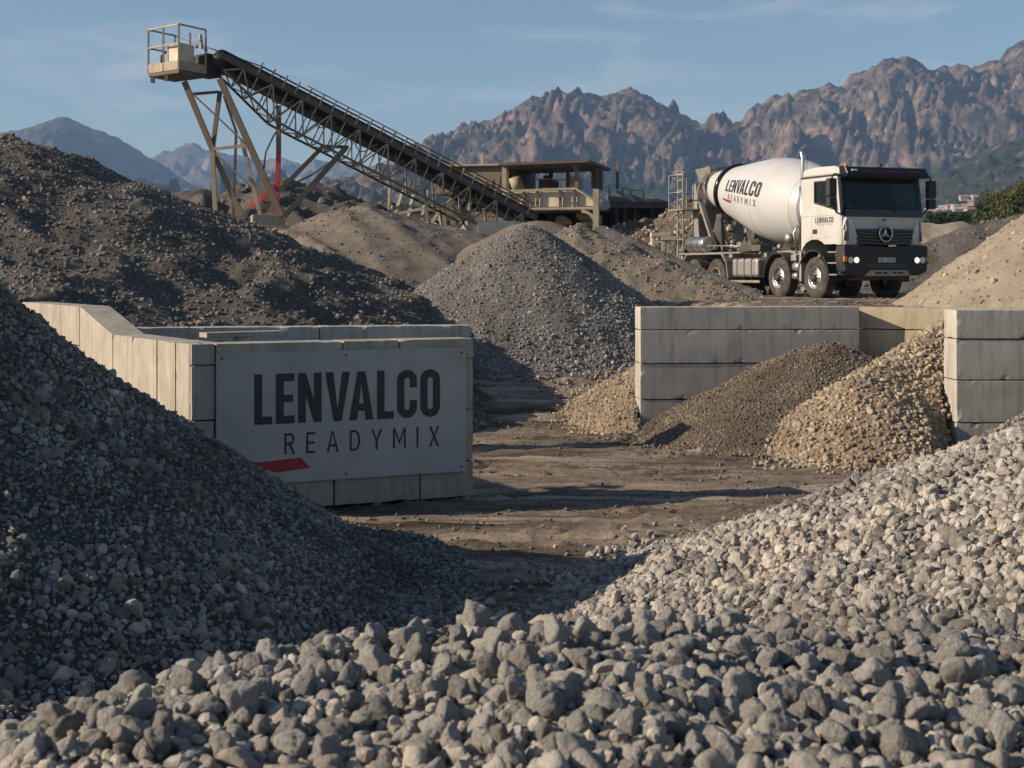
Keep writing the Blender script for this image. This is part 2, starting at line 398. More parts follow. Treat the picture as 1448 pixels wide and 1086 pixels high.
# ------------------------------------------------------------------ mountains
def range_mesh(name, pts, d0, d1, zb, amp, lam, cols, seed, nxn=700, nyn=170, skew=.5, shape=1.25, green=0.0, rough_amp=.16, xpad=1500):
    px = np.array([p[0] for p in pts], float); py = np.array([p[1] for p in pts], float)
    Xw = (px - 724) / F * d1; Zw = CAMZ - (py - 385) / F * d1
    u = np.linspace(Xw[0] - xpad, Xw[-1] + xpad, nxn); v = np.linspace(0, 1.35, nyn)
    Xr = np.concatenate([[Xw[0] - xpad], Xw, [Xw[-1] + xpad]]); Zr = np.concatenate([[zb + (Zw[0] - zb) * .35], Zw, [Zw[-1] * .8]])
    zr = np.interp(u, Xr, Zr)
    Xg, Vg = np.meshgrid(u, v); Yg = d0 + (d1 - d0) * Vg
    zrg = np.broadcast_to(zr, Xg.shape)
    s = np.where(Vg <= 1, np.power(np.clip(Vg, 0, 1), shape), 1 - (Vg - 1) * 1.6)
    w = Xg + skew * Yg
    wx = lam * .55 * fbm(Xg / (lam * 1.3), Yg / (lam * 1.3), 3, seed + 50)
    rg = .55 * ridged((w + wx) / lam, Yg / (lam * 4.5), 3, seed, .4) + .75 * billow((w + wx) / (lam * .8), (Yg - .3 * Xg) / (lam * 1.6), 4, seed + 30, .5)
    rg2 = billow((Xg - .55 * Yg + wx) / (lam * .26), (Yg + .3 * Xg) / (lam * .6), 5, seed + 70, .55)
    env = np.clip(Vg * 3, 0, 1) * np.clip((1.04 - Vg) * 3.2, .05, 1)
    z = zb + (zrg - zb) * s + amp * env * (rg - .92) + .50 * amp * env * (rg2 - .6) + .15 * amp * env * (billow((Xg - .4 * Yg) / (lam * .09), Yg / (lam * .14), 3, seed + 90, .6) - .6) + amp * rough_amp * fbm(Xg / (lam * .22), Yg / (lam * .22), 5, seed + 9, .6) * np.clip(Vg * 4, 0, 1)
    ii = np.arange(nxn * nyn).reshape(nyn, nxn)
    q = np.stack([ii[:-1, :-1], ii[:-1, 1:], ii[1:, 1:], ii[1:, :-1]], -1).reshape(-1, 4)
    me = np_mesh(name, np.stack([Xg.ravel(), Yg.ravel(), z.ravel()], 1), q, True)
    m, n, l, p = nmat(name + '_rock'); p.inputs['Roughness'].default_value = 1; p.inputs['Specular IOR Level'].default_value = .05
    tcd = n.new('ShaderNodeTexCoord')
    t = n.new('ShaderNodeTexNoise'); t.inputs['Scale'].default_value = 6.0 / lam; t.inputs['Detail'].default_value = 9; t.inputs['Roughness'].default_value = .72
    l.new(tcd.outputs['Object'], t.inputs['Vector'])
    k = len(cols); r = ramp(n, [(.33 + .34 * i / (k - 1), c) for i, c in enumerate(cols)]); l.new(t.outputs['Fac'], r.inputs['Fac'])
    out = r.outputs['Color']
    if green:
        # scrub grows low down and thins out with height
        sp = n.new('ShaderNodeSeparateXYZ'); l.new(tcd.outputs['Object'], sp.inputs[0])
        hm = n.new('ShaderNodeMapRange'); hm.inputs['From Min'].default_value = zb; hm.inputs['From Max'].default_value = green; hm.inputs['To Min'].default_value = .42; hm.inputs['To Max'].default_value = -.25
        l.new(sp.outputs['Z'], hm.inputs['Value'])
        t2 = n.new('ShaderNodeTexNoise'); t2.inputs['Scale'].default_value = 2.2 / lam; t2.inputs['Detail'].default_value = 8; t2.inputs['Roughness'].default_value = .7
        l.new(tcd.outputs['Object'], t2.inputs['Vector'])
        ad = n.new('ShaderNodeMath'); ad.operation = 'ADD'; l.new(hm.outputs[0], ad.inputs[0]); l.new(t2.outputs['Fac'], ad.inputs[1])
        mr = n.new('ShaderNodeMapRange'); mr.inputs['From Min'].default_value = .5; mr.inputs['From Max'].default_value = .62; l.new(ad.outputs[0], mr.inputs['Value'])
        x = n.new('ShaderNodeMix'); x.data_type = 'RGBA'; l.new(mr.outputs[0], x.inputs['Factor']); l.new(out, x.inputs['A']); x.inputs['B'].default_value = (.022, .032, .016, 1)
        out = x.outputs['Result']
    l.new(out, p.inputs['Base Color'])
    b = n.new('ShaderNodeBump'); b.inputs['Strength'].default_value = .9; b.inputs['Distance'].default_value = lam * .05
    l.new(t.outputs['Fac'], b.inputs['Height']); l.new(b.outputs[0], p.inputs['Normal'])
    o = link_mesh(name, me, m); tag(o, kind='structure'); return o

ROCK = [(.02, .024, .02), (.07, .057, .046), (.18, .132, .104), (.33, .235, .18)]
range_mesh('mountains', [(540, 290), (575, 255), (610, 222), (650, 190), (675, 176), (700, 170), (722, 155), (745, 145), (768, 135), (790, 133), (812, 129), (830, 131), (848, 134), (860, 132), (893, 125), (905, 128), (920, 135), (940, 148), (960, 160), (990, 175), (1025, 178), (1050, 166), (1070, 150), (1095, 140), (1120, 135), (1140, 127), (1160, 122), (1180, 120), (1200, 110), (1218, 103), (1240, 90), (1258, 84), (1278, 80), (1292, 86), (1305, 97), (1320, 100), (1345, 93), (1360, 97), (1375, 98), (1390, 92), (1400, 85), (1425, 72), (1448, 60), (1500, 45), (1600, 70), (1750, 120)],
           1750, 2300, 66, 50, 190, ROCK, 3, 1400, 340, .45, 1.0, green=190)
range_mesh('foothills', [(1180, 303), (1230, 292), (1270, 275), (1300, 258), (1340, 240), (1380, 222), (1420, 205), (1448, 190), (1520, 160), (1650, 140)],
           1150, 1500, 50, 22, 130, [(.012, .02, .010), (.025, .034, .018), (.05, .05, .03), (.20, .15, .11)], 13, 500, 130, .6, 1.0, xpad=500)
range_mesh('near_hill', [(380, 320), (440, 285), (480, 264), (515, 250), (545, 244), (575, 246), (610, 258), (680, 285), (760, 300)],
           1250, 1600, 55, 24, 170, [(.04, .045, .03), (.12, .09, .065), (.2, .14, .1)], 23, 360, 90, .4, 1.0, xpad=300)
range_mesh('far_mountain', [(-420, 300), (-200, 235), (-60, 205), (10, 186), (40, 178), (60, 173), (80, 168), (95, 166), (108, 170), (130, 180), (150, 190), (170, 200), (195, 216), (215, 230), (240, 248), (270, 262), (300, 271), (360, 290), (440, 300)],
           2500, 3500, 90, 50, 520, [(.05, .06, .05), (.1, .09, .08), (.16, .13, .11)], 33, 420, 90, .3, 1.0, xpad=400)
range_mesh('distant_mountains', [(60, 260), (150, 235), (190, 222), (215, 219), (232, 211), (245, 214), (262, 206), (280, 207), (300, 214), (330, 222), (365, 225), (400, 229), (430, 233), (452, 224), (480, 228), (520, 236), (560, 226), (600, 208), (615, 206), (640, 214), (700, 235), (900, 260)],
           3700, 4500, 110, 80, 600, [(.08, .08, .07), (.16, .13, .11), (.3, .24, .2)], 43, 500, 90, .3, 1.0, xpad=500)
# ------------------------------------------------------------------ stones
def rock_template(level, seed, p=9, planes=13, nz=.05, lo=.72):
    bm = bmesh.new(); bmesh.ops.create_icosphere(bm, subdivisions=level, radius=1)
    rg = np.random.default_rng(seed)
    N = rg.normal(size=(planes, 3)); N /= np.linalg.norm(N, axis=1)[:, None]; D = rg.uniform(lo, 1.05, planes)
    N = np.vstack([N, np.eye(3), -np.eye(3)]); D = np.concatenate([D, np.full(6, 1.0)])
    v = np.array([x.co[:] for x in bm.verts]); v /= np.linalg.norm(v, axis=1)[:, None]
    t = np.clip(v @ N.T / D, 1e-6, None)
    r = np.power(np.power(t, p).sum(1), -1 / p)
    v = v * r[:, None] * np.array([1, rg.uniform(.72, .95), rg.uniform(.6, .85)])
    if nz:
        for i in range(len(v)):
            q = Vector(v[i]) * 2.2 + Vector((seed * 3.1, 0, 0))
            k = mnoise.fractal(q, .9, 2.1, 4)
            pit = max(0, mnoise.noise(Vector(v[i]) * 5.0 + Vector((seed, 7, 0))) - .18) + (.5 * max(0, mnoise.noise(Vector(v[i]) * 11.0 + Vector((seed, 3, 0))) - .1) if level > 3 else 0)
            v[i] *= 1 + nz * 1.3 * k - pit * nz * 3.0
    f = np.array([[q.index for q in fc.verts] for fc in bm.faces]); bm.free()
    return v, f

def rot_mats(n, rng):
    q = rng.normal(size=(n, 4)); q /= np.linalg.norm(q, axis=1)[:, None]
    w, x, y, z = q.T
    return np.stack([1 - 2 * (y * y + z * z), 2 * (x * y - z * w), 2 * (x * z + y * w), 2 * (x * y + z * w), 1 - 2 * (x * x + z * z), 2 * (y * z - x * w),
                     2 * (x * z - y * w), 2 * (y * z + x * w), 1 - 2 * (x * x + y * y)], 1).reshape(n, 3, 3)

T_SMALL = [rock_template(1, 100 + i, 40, 8, 0, .55) for i in range(8)]
T_MID = [rock_template(2, 200 + i, 45, 9, .02, .55) for i in range(8)]
T_BIG = [rock_template(3, 300 + i, 16, 10, .06, .6) for i in range(10)]
T_HERO = [rock_template(4, 400 + i, 9 + 2 * (i % 4), 11, .075, .66) for i in range(18)]

def scatter_mesh(name, P, S, templates, material, parent, rng, smooth=False):
    Vs = []; Fs = []; base = 0
    ti = rng.integers(0, len(templates), len(P)); Rm = rot_mats(len(P), rng)
    for k, (tv, tf) in enumerate(templates):
        w = np.nonzero(ti == k)[0]
        if not len(w): continue
        v = np.einsum('nij,vj->nvi', Rm[w], tv) * S[w][:, None, None] + P[w][:, None, :]
        f = tf[None] + (np.arange(len(w)) * len(tv))[:, None, None] + base
        Vs.append(v.reshape(-1, 3)); Fs.append(f.reshape(-1, 3)); base += len(w) * len(tv)
    o = link_mesh(name, np_mesh(name, np.concatenate(Vs), np.concatenate(Fs), smooth), material, parent)
    return o

def jgrid(bb, step, rng):
    x0, x1, y0, y1 = bb
    gx, gy = np.meshgrid(np.arange(x0, x1, step), np.arange(y0, y1, step))
    return gx.ravel() + rng.uniform(-.6, .6, gx.size) * step, gy.ravel() + rng.uniform(-.6, .6, gx.size) * step

def cone(x, y, cx, cy, za, sl, rd=.25, sx=1, sy=1):
    r = np.sqrt(((x - cx) * sx) ** 2 + ((y - cy) * sy) ** 2 + rd * rd) - rd
    return za - sl * r
def segd(x, y, ax, ay, bx, by):
    dx, dy = bx - ax, by - ay
    t = np.clip(((x - ax) * dx + (y - ay) * dy) / (dx * dx + dy * dy), 0, 1)
    return np.hypot(x - ax - t * dx, y - ay - t * dy), t

def heap(name, label, hf, bb, res, base_mat, stone_mats=(), cat='gravel heap', group=None, kind=None, sink=.12, seed=1, stray=None):
    """hf(x, y) -> height. stone_mats: list of (step, rmin, rmax, templates, material, part name, mask or None, smooth)"""
    x = np.arange(bb[0], bb[1], res); y = np.arange(bb[2], bb[3], res)
    Xg, Yg = np.meshgrid(x, y); Zg = hf(Xg, Yg); gz = G(Xg, Yg) - .35
    live = Zg > gz
    Zg = np.maximum(Zg, gz - .1)
    ii = np.arange(Xg.size).reshape(Xg.shape)
    q = np.stack([ii[:-1, :-1], ii[:-1, 1:], ii[1:, 1:], ii[1:, :-1]], -1).reshape(-1, 4)
    lv = live.ravel(); keep = lv[q].any(1); q = q[keep]
    used = np.unique(q); remap = np.zeros(Xg.size, int); remap[used] = np.arange(len(used))
    V = np.stack([Xg.ravel(), Yg.ravel(), Zg.ravel()], 1)[used]
    cx, cy = V[:, 0].mean(), V[:, 1].mean(); cz = g1(cx, cy)
    V -= np.array([cx, cy, cz])
    o = link_mesh(name, np_mesh(name, V, remap[q], True), base_mat); o.location = (cx, cy, cz)
    tag(o, label, cat, group, kind)
    rng = np.random.default_rng(seed)
    for (step, r0, r1, tm, mat, pname, mask, smth) in stone_mats:
        px, py = jgrid(bb, step, rng); pz = hf(px, py); gg = G(px, py)
        k = pz > gg - .06
        if mask is not None: k &= mask(px, py, pz)
        # nothing of the heap is seen from behind
        px, py, pz = px[k], py[k], pz[k]
        u = rng.random(len(px)); S = r0 + (r1 - r0) * u ** 2.2
        pz = pz + S * rng.uniform(-.5, .35, len(px))
        s = scatter_mesh(pname, np.stack([px - cx, py - cy, pz - cz], 1), S, tm, mat, o, rng, smth)
        s['kind'] = 'stuff'
    if stray:
        n_, r0, r1, tm, mat, reach = stray
        px = rng.uniform(bb[0], bb[1], n_ * 40); py = rng.uniform(bb[2], bb[3], n_ * 40); gg = G(px, py); dz = gg - hf(px, py)
        k = (dz > 0) & (dz < reach) & (rng.random(len(px)) < np.exp(-dz / reach * 3)); px, py, gg = px[k][:n_], py[k][:n_], gg[k][:n_]
        S = r0 + (r1 - r0) * rng.random(len(px)) ** 2
        s = scatter_mesh('strays', np.stack([px - cx, py - cy, gg + near_relief(px, py) + S * .4 - cz], 1), S, tm, mat, o, rng, False); s['kind'] = 'stuff'
    return o

# gravel colours (real-world base colours)
M_dark = stone_mat('dark_gravel', [(.048, .044, .039), (.13, .121, .108), (.24, .226, .203), (.47, .448, .405)], 9, .3, 40)
M_darkb = soil_mat('dark_fines', [(.025, .025, .026), (.06, .06, .06), (.10, .10, .10)], 2, 30, .8, .03)
M_pale = stone_mat('pale_stone', [(.165, .157, .14), (.30, .287, .262), (.44, .42, .385), (.58, .555, .51)], 2.6, 1.0, 5.0, obj=True)
M_pale_i = stone_mat('pale_stone_loose', [(.14, .13, .115), (.28, .264, .238), (.44, .415, .375), (.60, .57, .515)], 45, .8, 100)
M_pale2 = stone_mat('pale_gravel', [(.11, .10, .09), (.22, .205, .183), (.36, .335, .30), (.52, .48, .43)], 30, .4, 40)
M_paleb = soil_mat('pale_fines', [(.06, .055, .05), (.12, .11, .1), (.2, .18, .16)], 3, 30, .6, .02)
M_grey = stone_mat('grey_gravel', [(.10, .095, .087), (.18, .17, .155), (.28, .264, .24), (.40, .378, .34)], 5, .2, 30)
M_greyb = soil_mat('grey_fines', [(.09, .085, .078), (.15, .141, .129), (.22, .205, .185)], 2, 18, .8, .05)
M_tan = stone_mat('tan_gravel', [(.15, .12, .09), (.27, .22, .16), (.40, .335, .25), (.53, .455, .355)], 8, .3, 40)
M_tanb = soil_mat('tan_fines', [(.14, .1, .07), (.24, .18, .12), (.36, .28, .19)], 3, 25, .7, .03)
M_brown = stone_mat('brown_gravel', [(.075, .061, .048), (.135, .111, .086), (.205, .17, .132), (.29, .245, .19)], 5, .3, 30)
M_brownb = soil_mat('brown_fines', [(.065, .053, .041), (.12, .099, .077), (.19, .158, .122)], 1.6, 16, 1.0, .06)
M_earth = stone_mat('earth_clods', [(.085, .077, .069), (.14, .128, .114), (.20, .183, .162), (.28, .257, .228)], 4, .4, 22)
M_earthb = soil_mat('dark_earth', [(.07, .064, .057), (.12, .11, .098), (.175, .16, .142)], 1.3, 12, 1.0, .09)
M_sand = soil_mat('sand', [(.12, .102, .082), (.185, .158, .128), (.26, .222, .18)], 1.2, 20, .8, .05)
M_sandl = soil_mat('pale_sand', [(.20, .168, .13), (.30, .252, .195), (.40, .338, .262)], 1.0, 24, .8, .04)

M_greytan = stone_mat('grey_tan_gravel', [(.10, .087, .07), (.17, .148, .12), (.25, .218, .178), (.34, .30, .245)], 5, .3, 30)

# dark gravel heap, left
def h_dark(x, y):
    dy = y - 11.45
    d = np.hypot(x + 5.2, np.where(dy < 0, .62, 1.0) * dy)
    h = 3.14 - .665 * (np.sqrt(d * d + .16) - .4)
    h = h - .36 * sm((d - .4) / 2.0)
    h = h + .17 * sm((d - 4.1) / .9)
    h = h + .17 * sm((d - 4.1) / .9)
    return h + .10 * fbm(x * .5, y * .5, 4, 61) * sm(d / 2) + .03 * fbm(x * 2.5, y * 2.5, 3, 62)
def m_dark(px, py, pz): return (px > -7.0) & (np.abs(px) < py * .42 + 2.4)
def m_coarse(px, py, pz):
    return m_dark(px, py, pz) & (fbm(px * .8, py * .8, 3, 66) + .9 * np.exp(-((px + 2.75) ** 2 + (py - 8.1) ** 2) / 1.1) + .5 * np.exp(-((px + 3.0) ** 2 + (py - 10) ** 2) / .6) > .48)
heap('gravel_heap', 'dark blue-grey crushed gravel heap in front of the white sign board', h_dark, (-7.5, 1.5, 2.2, 16.8), .05, M_darkb,
     [(.034, .014, .036, T_SMALL, M_dark, 'gravel', m_dark, False), (.085, .028, .068, T_MID, M_dark, 'coarse_gravel', m_coarse, False)], seed=3, stray=(450, .015, .04, T_SMALL, M_dark, .22))

# coarse pale stones, nearest the camera
def near_edge(x): return 3.76 + .20 * np.clip(x + .9, -1, 9) + .12 * perlin(x * 1.3, 0 * x, 71)
def h_near(x, y):
    top = 1.71 - .15 * np.clip(-.75 - x, 0, 5) - .05 * np.clip(x - .5, 0, 5)
    e = y - near_edge(x); sl = .60 - .27 * sm((x - .2) / 1.3)
    f = np.log1p(np.exp(np.clip(e * 5, -30, 30))) / 5
    return top - sl * f + .07 * fbm(x * .9, y * .9, 3, 73) + .03 * np.sin(x * 2.1 + 1)
nb = (-3.0, 4.6, 1.2, 9.4)
near_heap = heap('stone_heap', 'heap of coarse pale stones filling the bottom of the view', h_near, nb, .06, M_paleb, cat='stone heap', seed=5)
rng = np.random.default_rng(55)
px, py = jgrid(nb, .054, rng); pz = h_near(px, py)
k = (pz > G(px, py) - .04) & (np.abs(px) < py * .42 + 1.9)
px, py, pz = px[k], py[k], pz[k]
S = .024 + .019 * rng.random(len(px)) ** 1.3 + .010 * (rng.random(len(px)) > .92)
pz = pz + S * rng.uniform(-.5, 1.0, len(px))
# stones on top that would sit inside a bigger neighbour are dropped
cell = {}; keepi = []
for i in np.argsort(-S):
    c = (int(px[i] / .12), int(py[i] / .12)); ok = True
    for a in (-1, 0, 1):
        for b in (-1, 0, 1):
            for j in cell.get((c[0] + a, c[1] + b), ()):
                if (px[i] - px[j]) ** 2 + (py[i] - py[j]) ** 2 + (pz[i] - pz[j]) ** 2 < ((S[i] + S[j]) * .68) ** 2: ok = False
    if ok: cell.setdefault(c, []).append(i); keepi.append(i)
keepi = np.array(keepi)
sx = 724 + F * px / py; sy = 385 - F * (pz - CAMZ) / py
infr = (sx > 12) & (sx < 1436) & (sy < 1075) & (sy > 300) & (py < near_edge(px) + .15)
# hidden behind the stones in front: compare with the heap's own horizon in that column
score = np.where(infr, S / py * (1 + .5 * (pz - h_near(px, py)) / S), -1)
hero = keepi[np.argsort(-score[keepi])][:300]; hs = set(hero.tolist())
rest = np.array([i for i in keepi if i not in hs])
hero_me = []
for v, f in T_HERO:
    me = np_mesh('stone', v, f, True); me.materials.append(M_pale); hero_me.append(me)
for n_, i in enumerate(hero):
    o = bpy.data.objects.new('stone', hero_me[n_ % len(hero_me)]); COL.objects.link(o)
    o.location = (px[i], py[i], pz[i]); o.rotation_euler = (rng.uniform(0, 6.3), rng.uniform(0, 6.3), rng.uniform(0, 6.3)); s_ = S[i] * 1.05
    o.scale = (s_, s_, s_)
    tag(o, 'coarse pale grey stone lying loose on the nearest stone heap', 'stone', 'coarse pale stones on top of the nearest heap')
c0 = np.array(near_heap.location)
o = scatter_mesh('loose_stones', np.stack([px[rest], py[rest], pz[rest]], 1) - c0, S[rest] * 1.05, T_BIG, M_pale_i, near_heap, rng, True); o['kind'] = 'stuff'
fx_, fy_ = jgrid(nb, .030, rng); fz_ = h_near(fx_, fy_); k = (fz_ > G(fx_, fy_) - .04) & (np.abs(fx_) < fy_ * .42 + 1.5); fx_, fy_, fz_ = fx_[k], fy_[k], fz_[k]
fs_ = rng.uniform(.010, .026, len(fx_)); o = scatter_mesh('chips', np.stack([fx_, fy_, fz_ + fs_ * rng.uniform(-.3, .8, len(fx_))], 1) - c0, fs_, T_MID, M_pale_i, near_heap, rng, False); o['kind'] = 'stuff'

# pale gravel heap behind it, rising to the right
def h_pale(x, y):
    return cone(x, y, 5.7, 9.9, 2.15, .41, .5) + .08 * fbm(x * .7, y * .7, 4, 81)
def m_pale(px, py, pz): return (px < py * .42 + 3.0) & (py > near_edge(px) + .1)
heap('gravel_heap', 'pale angular gravel heap rising to the right behind the coarse stones', h_pale, (-.4, 9.5, 3.9, 15.9), .06, M_paleb,
     [(.056, .028, .056, T_MID, M_pale2, 'gravel', m_pale, False), (.15, .045, .078, T_BIG, M_pale2, 'large_gravel', m_pale, False)], seed=7, stray=(900, .02, .05, T_MID, M_pale2, .35))

# small dark heap at the far right, in front of the right-hand wall
def h_sdark(x, y): return cone(x, y, 8.6, 18.4, 1.75, .6, .3) + .05 * fbm(x, y, 3, 83)
heap('gravel_heap', 'small dark gravel heap against the foot of the wall at the right edge', h_sdark, (5, 11, 15, 20.6), .09, M_darkb,
     [(.055, .025, .05, T_SMALL, M_dark, 'gravel', lambda a, b, c: a < b * .55, False)], seed=8)

# bay heaps between the two block walls
def h_baybrown(x, y):
    h = cone(x, y, 5.15, 23.3, 1.52, .545, .5, 1, 1) + .06 * fbm(x * .9, y * .9, 4, 85)
    return np.where(y > 24.25, -1, h)
heap('gravel_heap', 'brown fine gravel heap leaning on the inner face of the block wall', h_baybrown, (1.6, 8.3, 18.9, 24.3), .06, M_brownb,
     [(.042, .016, .036, T_SMALL, M_brown, 'gravel', lambda a, b, c: (b < 23.9), False)], seed=9, stray=(1000, .012, .035, T_SMALL, M_brown, .5))
def h_baytan(x, y):
    d, t = segd(x, y, 7.5, 23.4, 5.3, 21.4)
    h = 2.04 - .9 * t - .66 * (np.sqrt(d * d + .09) - .3) + .07 * fbm(x * .8, y * .8, 4, 87)
    h = h - 1.3 * np.maximum(x - 5.95, 0) * sm((21.1 - y) / .6)
    h = np.where((x > 6.42) & (y < 21.32), -1, h)
    return np.where(y > 24.42 - .515 * (x - 5.9), -1, h)
heap('gravel_heap', 'sunlit tan gravel heap piled against the end of the right-hand block wall', h_baytan, (3.3, 8.9, 18.2, 24.5), .06, M_tanb,
     [(.062, .026, .058, T_MID, M_tan, 'gravel', lambda a, b, c: (a < 8.2) , False)], seed=10, stray=(450, .02, .055, T_MID, M_tan, .5))
def h_tansmall(x, y):
    h = cone(x, y, 3.5, 25.7, 1.55, .56, .3) + .04 * fbm(x * 1.2, y * 1.2, 3, 89)
    return np.where((y < 24.5) & (x > 2.12), -1, h)
heap('gravel_heap', 'small tan gravel heap sticking out behind the left end of the block wall', h_tansmall, (.2, 5.5, 22.6, 28), .07, M_tanb,
     [(.055, .02, .045, T_SMALL, M_tan, 'gravel', lambda a, b, c: a < 3.6, False)], seed=12, stray=(350, .015, .04, T_SMALL, M_tan, .4))

# grey cone in the middle
def h_grey(x, y):
    th = np.arctan2(y - 32, x - .4)
    return cone(.36 + np.where(x < .36, .93, 1.0) * (x - .36), y, .36, 32, 3.80, .69, .22) + .06 * fbm(x * .8, y * .8, 4, 91) + .02 * fbm(x * 3, y * 3, 3, 92)
heap('gravel_heap', 'grey cone-shaped gravel heap with a pointed top in the middle of the yard', h_grey, (-5.6, 6.2, 25.9, 37), .07, M_greyb,
     [(.070, .020, .048, T_SMALL, M_grey, 'gravel', lambda a, b, c: b < 33.2, False), (.18, .04, .075, T_SMALL, M_grey, 'rolled_stones', lambda a, b, c: (b < 31) & (c < G(a, b) + .5 + .3 * perlin(a, b)), False)], seed=13, stray=(600, .03, .07, T_SMALL, M_grey, .4))

# big rough earth mound, left
def h_mound(x, y):
    r = np.hypot((x + 11.6), (y - 32.5) * .95)
    h = 5.75 - .405 * (np.sqrt(r * r + .5) - .7)
    # lower lump pushed forward at its right foot
    h2 = 3.12 - .46 * np.hypot((x + 4.9) * .85, (y - 27.7)) + .25 * fbm(x * .8, y * .8, 3, 97)
    h = np.maximum(h, h2) - .55 * np.maximum(x + 1.9, 0)
    h = h + .22 * fbm(x * .32, y * .32, 3, 95) * sm(r / 5) + .10 * ridged(x * .5, y * .5, 4, 94) + .06 * fbm(x * 1.4, y * 1.4, 4, 96, .6) - .05
    return h
heap('earth_mound', 'huge dark brown mound of rough earth and rubble behind the concrete bin', h_mound, (-27, 4.5, 22, 47), .09, M_earthb,
     [(.105, .022, .07, T_SMALL, M_earth, 'clods', lambda a, b, c: (b < 35) & (a > -16) & (a > -.5 * b), False),
      (.42, .04, .085, T_MID, M_earth, 'rubble', lambda a, b, c: (b < 33.5) & (a > -.42 * b) & (fbm(a * .4, b * .4, 2, 99) > -.1), False)], cat='earth mound', seed=15)

# smooth sand heap behind
def h_sand(x, y): return cone(x, y, -4.2, 43, 4.62, .46, 1.1, .82, 1) + .15 * ridged(x * .35 + .2 * y, y * .1, 3, 101) - .1 + .05 * fbm(x * 1.5, y * 1.5, 4, 102)
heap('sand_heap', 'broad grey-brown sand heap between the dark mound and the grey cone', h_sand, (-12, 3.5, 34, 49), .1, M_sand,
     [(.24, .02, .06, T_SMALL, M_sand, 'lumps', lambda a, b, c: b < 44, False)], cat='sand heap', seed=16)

# brown heap with a rough lit flank, right of the grey cone
def h_bright(x, y):
    d, t = segd(x, y, 1.7, 37.6, 6.0, 33.4)
    zr = 4.0 - 2.0 * t
    return zr - .62 * (np.sqrt(d * d + .09) - .3) + .10 * ridged(x * .6, y * .6, 4, 104) - .1 + .07 * fbm(x * 1.6, y * 1.6, 4, 105, .6)
heap('gravel_heap', 'brown lumpy gravel heap sloping down from the grey cone toward the truck wheels', h_bright, (-3, 9.5, 29, 42), .09, M_sand,
     [(.105, .02, .058, T_SMALL, M_greytan, 'gravel', lambda a, b, c: b < 38.5, False)], seed=17)
def h_slate(x, y):
    d, t = segd(x, y, 2.6, 40.6, 6.2, 37.4)
    return 4.12 - .1 - 1.75 * t - .6 * (np.sqrt(d * d + .2) - .44) + .05 * fbm(x, y, 4, 107)
heap('gravel_heap', 'smooth slate-grey gravel heap between the brown heap and the truck tail', h_slate, (-2, 6.6, 35, 45), .1, M_greyb,
     [(.16, .02, .05, T_SMALL, M_dark, 'gravel', lambda a, b, c: b < 41, False)], seed=18)
heap('sand_heap', 'low tan sand heap with its top just showing behind the grey cone', lambda x, y: cone(x, y, .75, 41, 4.2, .5, .6) + .04 * fbm(x * 1.5, y * 1.5, 4, 108), (-4, 5, 37, 45.5), .1, M_sand, cat='sand heap')

# right side: lit sand in front, dark and pale heaps behind the truck
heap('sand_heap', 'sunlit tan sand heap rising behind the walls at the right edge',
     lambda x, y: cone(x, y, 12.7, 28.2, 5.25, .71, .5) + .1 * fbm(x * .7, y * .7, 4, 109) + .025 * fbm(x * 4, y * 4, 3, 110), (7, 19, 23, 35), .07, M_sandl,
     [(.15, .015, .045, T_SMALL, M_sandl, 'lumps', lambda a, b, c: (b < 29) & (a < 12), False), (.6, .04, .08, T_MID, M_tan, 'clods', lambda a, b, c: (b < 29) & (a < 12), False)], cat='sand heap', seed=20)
heap('earth_mound', 'dark brown earth mound behind the headlights at the right edge',
     lambda x, y: np.minimum(cone(x, y, 18.2, 50, 4.75, .56, .8, .7, 1), 4.5 + .1 * fbm(x, y, 2, 4)) + .18 * fbm(x * .35, y * .35, 4, 111) + .10 * fbm(x * 1.3, y * 1.3, 4, 112), (7, 30, 40, 60), .14, M_earthb,
     [(.3, .03, .1, T_SMALL, M_earth, 'clods', lambda a, b, c: b < 50, False)], cat='earth mound', seed=21)
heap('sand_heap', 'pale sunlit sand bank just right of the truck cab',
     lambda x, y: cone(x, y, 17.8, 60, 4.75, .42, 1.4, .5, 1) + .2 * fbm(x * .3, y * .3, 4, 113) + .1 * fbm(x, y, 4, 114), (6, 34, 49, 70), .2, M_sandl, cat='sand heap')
# rough spoil behind the conveyor legs
def h_spoil(cx, cy, za, sl, sx, seed):
    return lambda x, y: cone(x, y, cx, cy, za, sl, 1.0, sx, 1) + .5 * fbm(x * .35, y * .35, 4, seed) + .35 * ridged(x * .4, y * .4, 3, seed + 1) - .2
heap('spoil_heap', 'rugged brown spoil heap directly behind the conveyor legs', h_spoil(-9.2, 56, 6.2, .5, .8, 121), (-19, 1, 47, 66), .14, M_earthb,
     [(.5, .06, .2, T_MID, M_earth, 'rubble', lambda a, b, c: b < 57, False)], cat='spoil heap', seed=23)
heap('spoil_heap', 'long low spoil heap reaching left behind the dark mound', h_spoil(-17.5, 62, 6.4, .45, .6, 131), (-34, -6, 52, 72), .2, M_earthb, cat='spoil heap')
heap('spoil_heap', 'low dark spoil heap under the middle of the conveyor', h_spoil(-4.2, 60, 5.6, .42, .55, 141), (-16, 8, 50, 70), .18, M_earthb, cat='spoil heap')
heap('spoil_heap', 'sunlit heap of broken rubble behind the ladder of the truck', h_spoil(7.9, 55.5, 5.4, .5, .8, 151), (1, 15, 48, 63), .12, M_brownb,
     [(.2, .04, .13, T_MID, M_tan, 'rubble', lambda a, b, c: b < 57, False)], cat='spoil heap', seed=25)

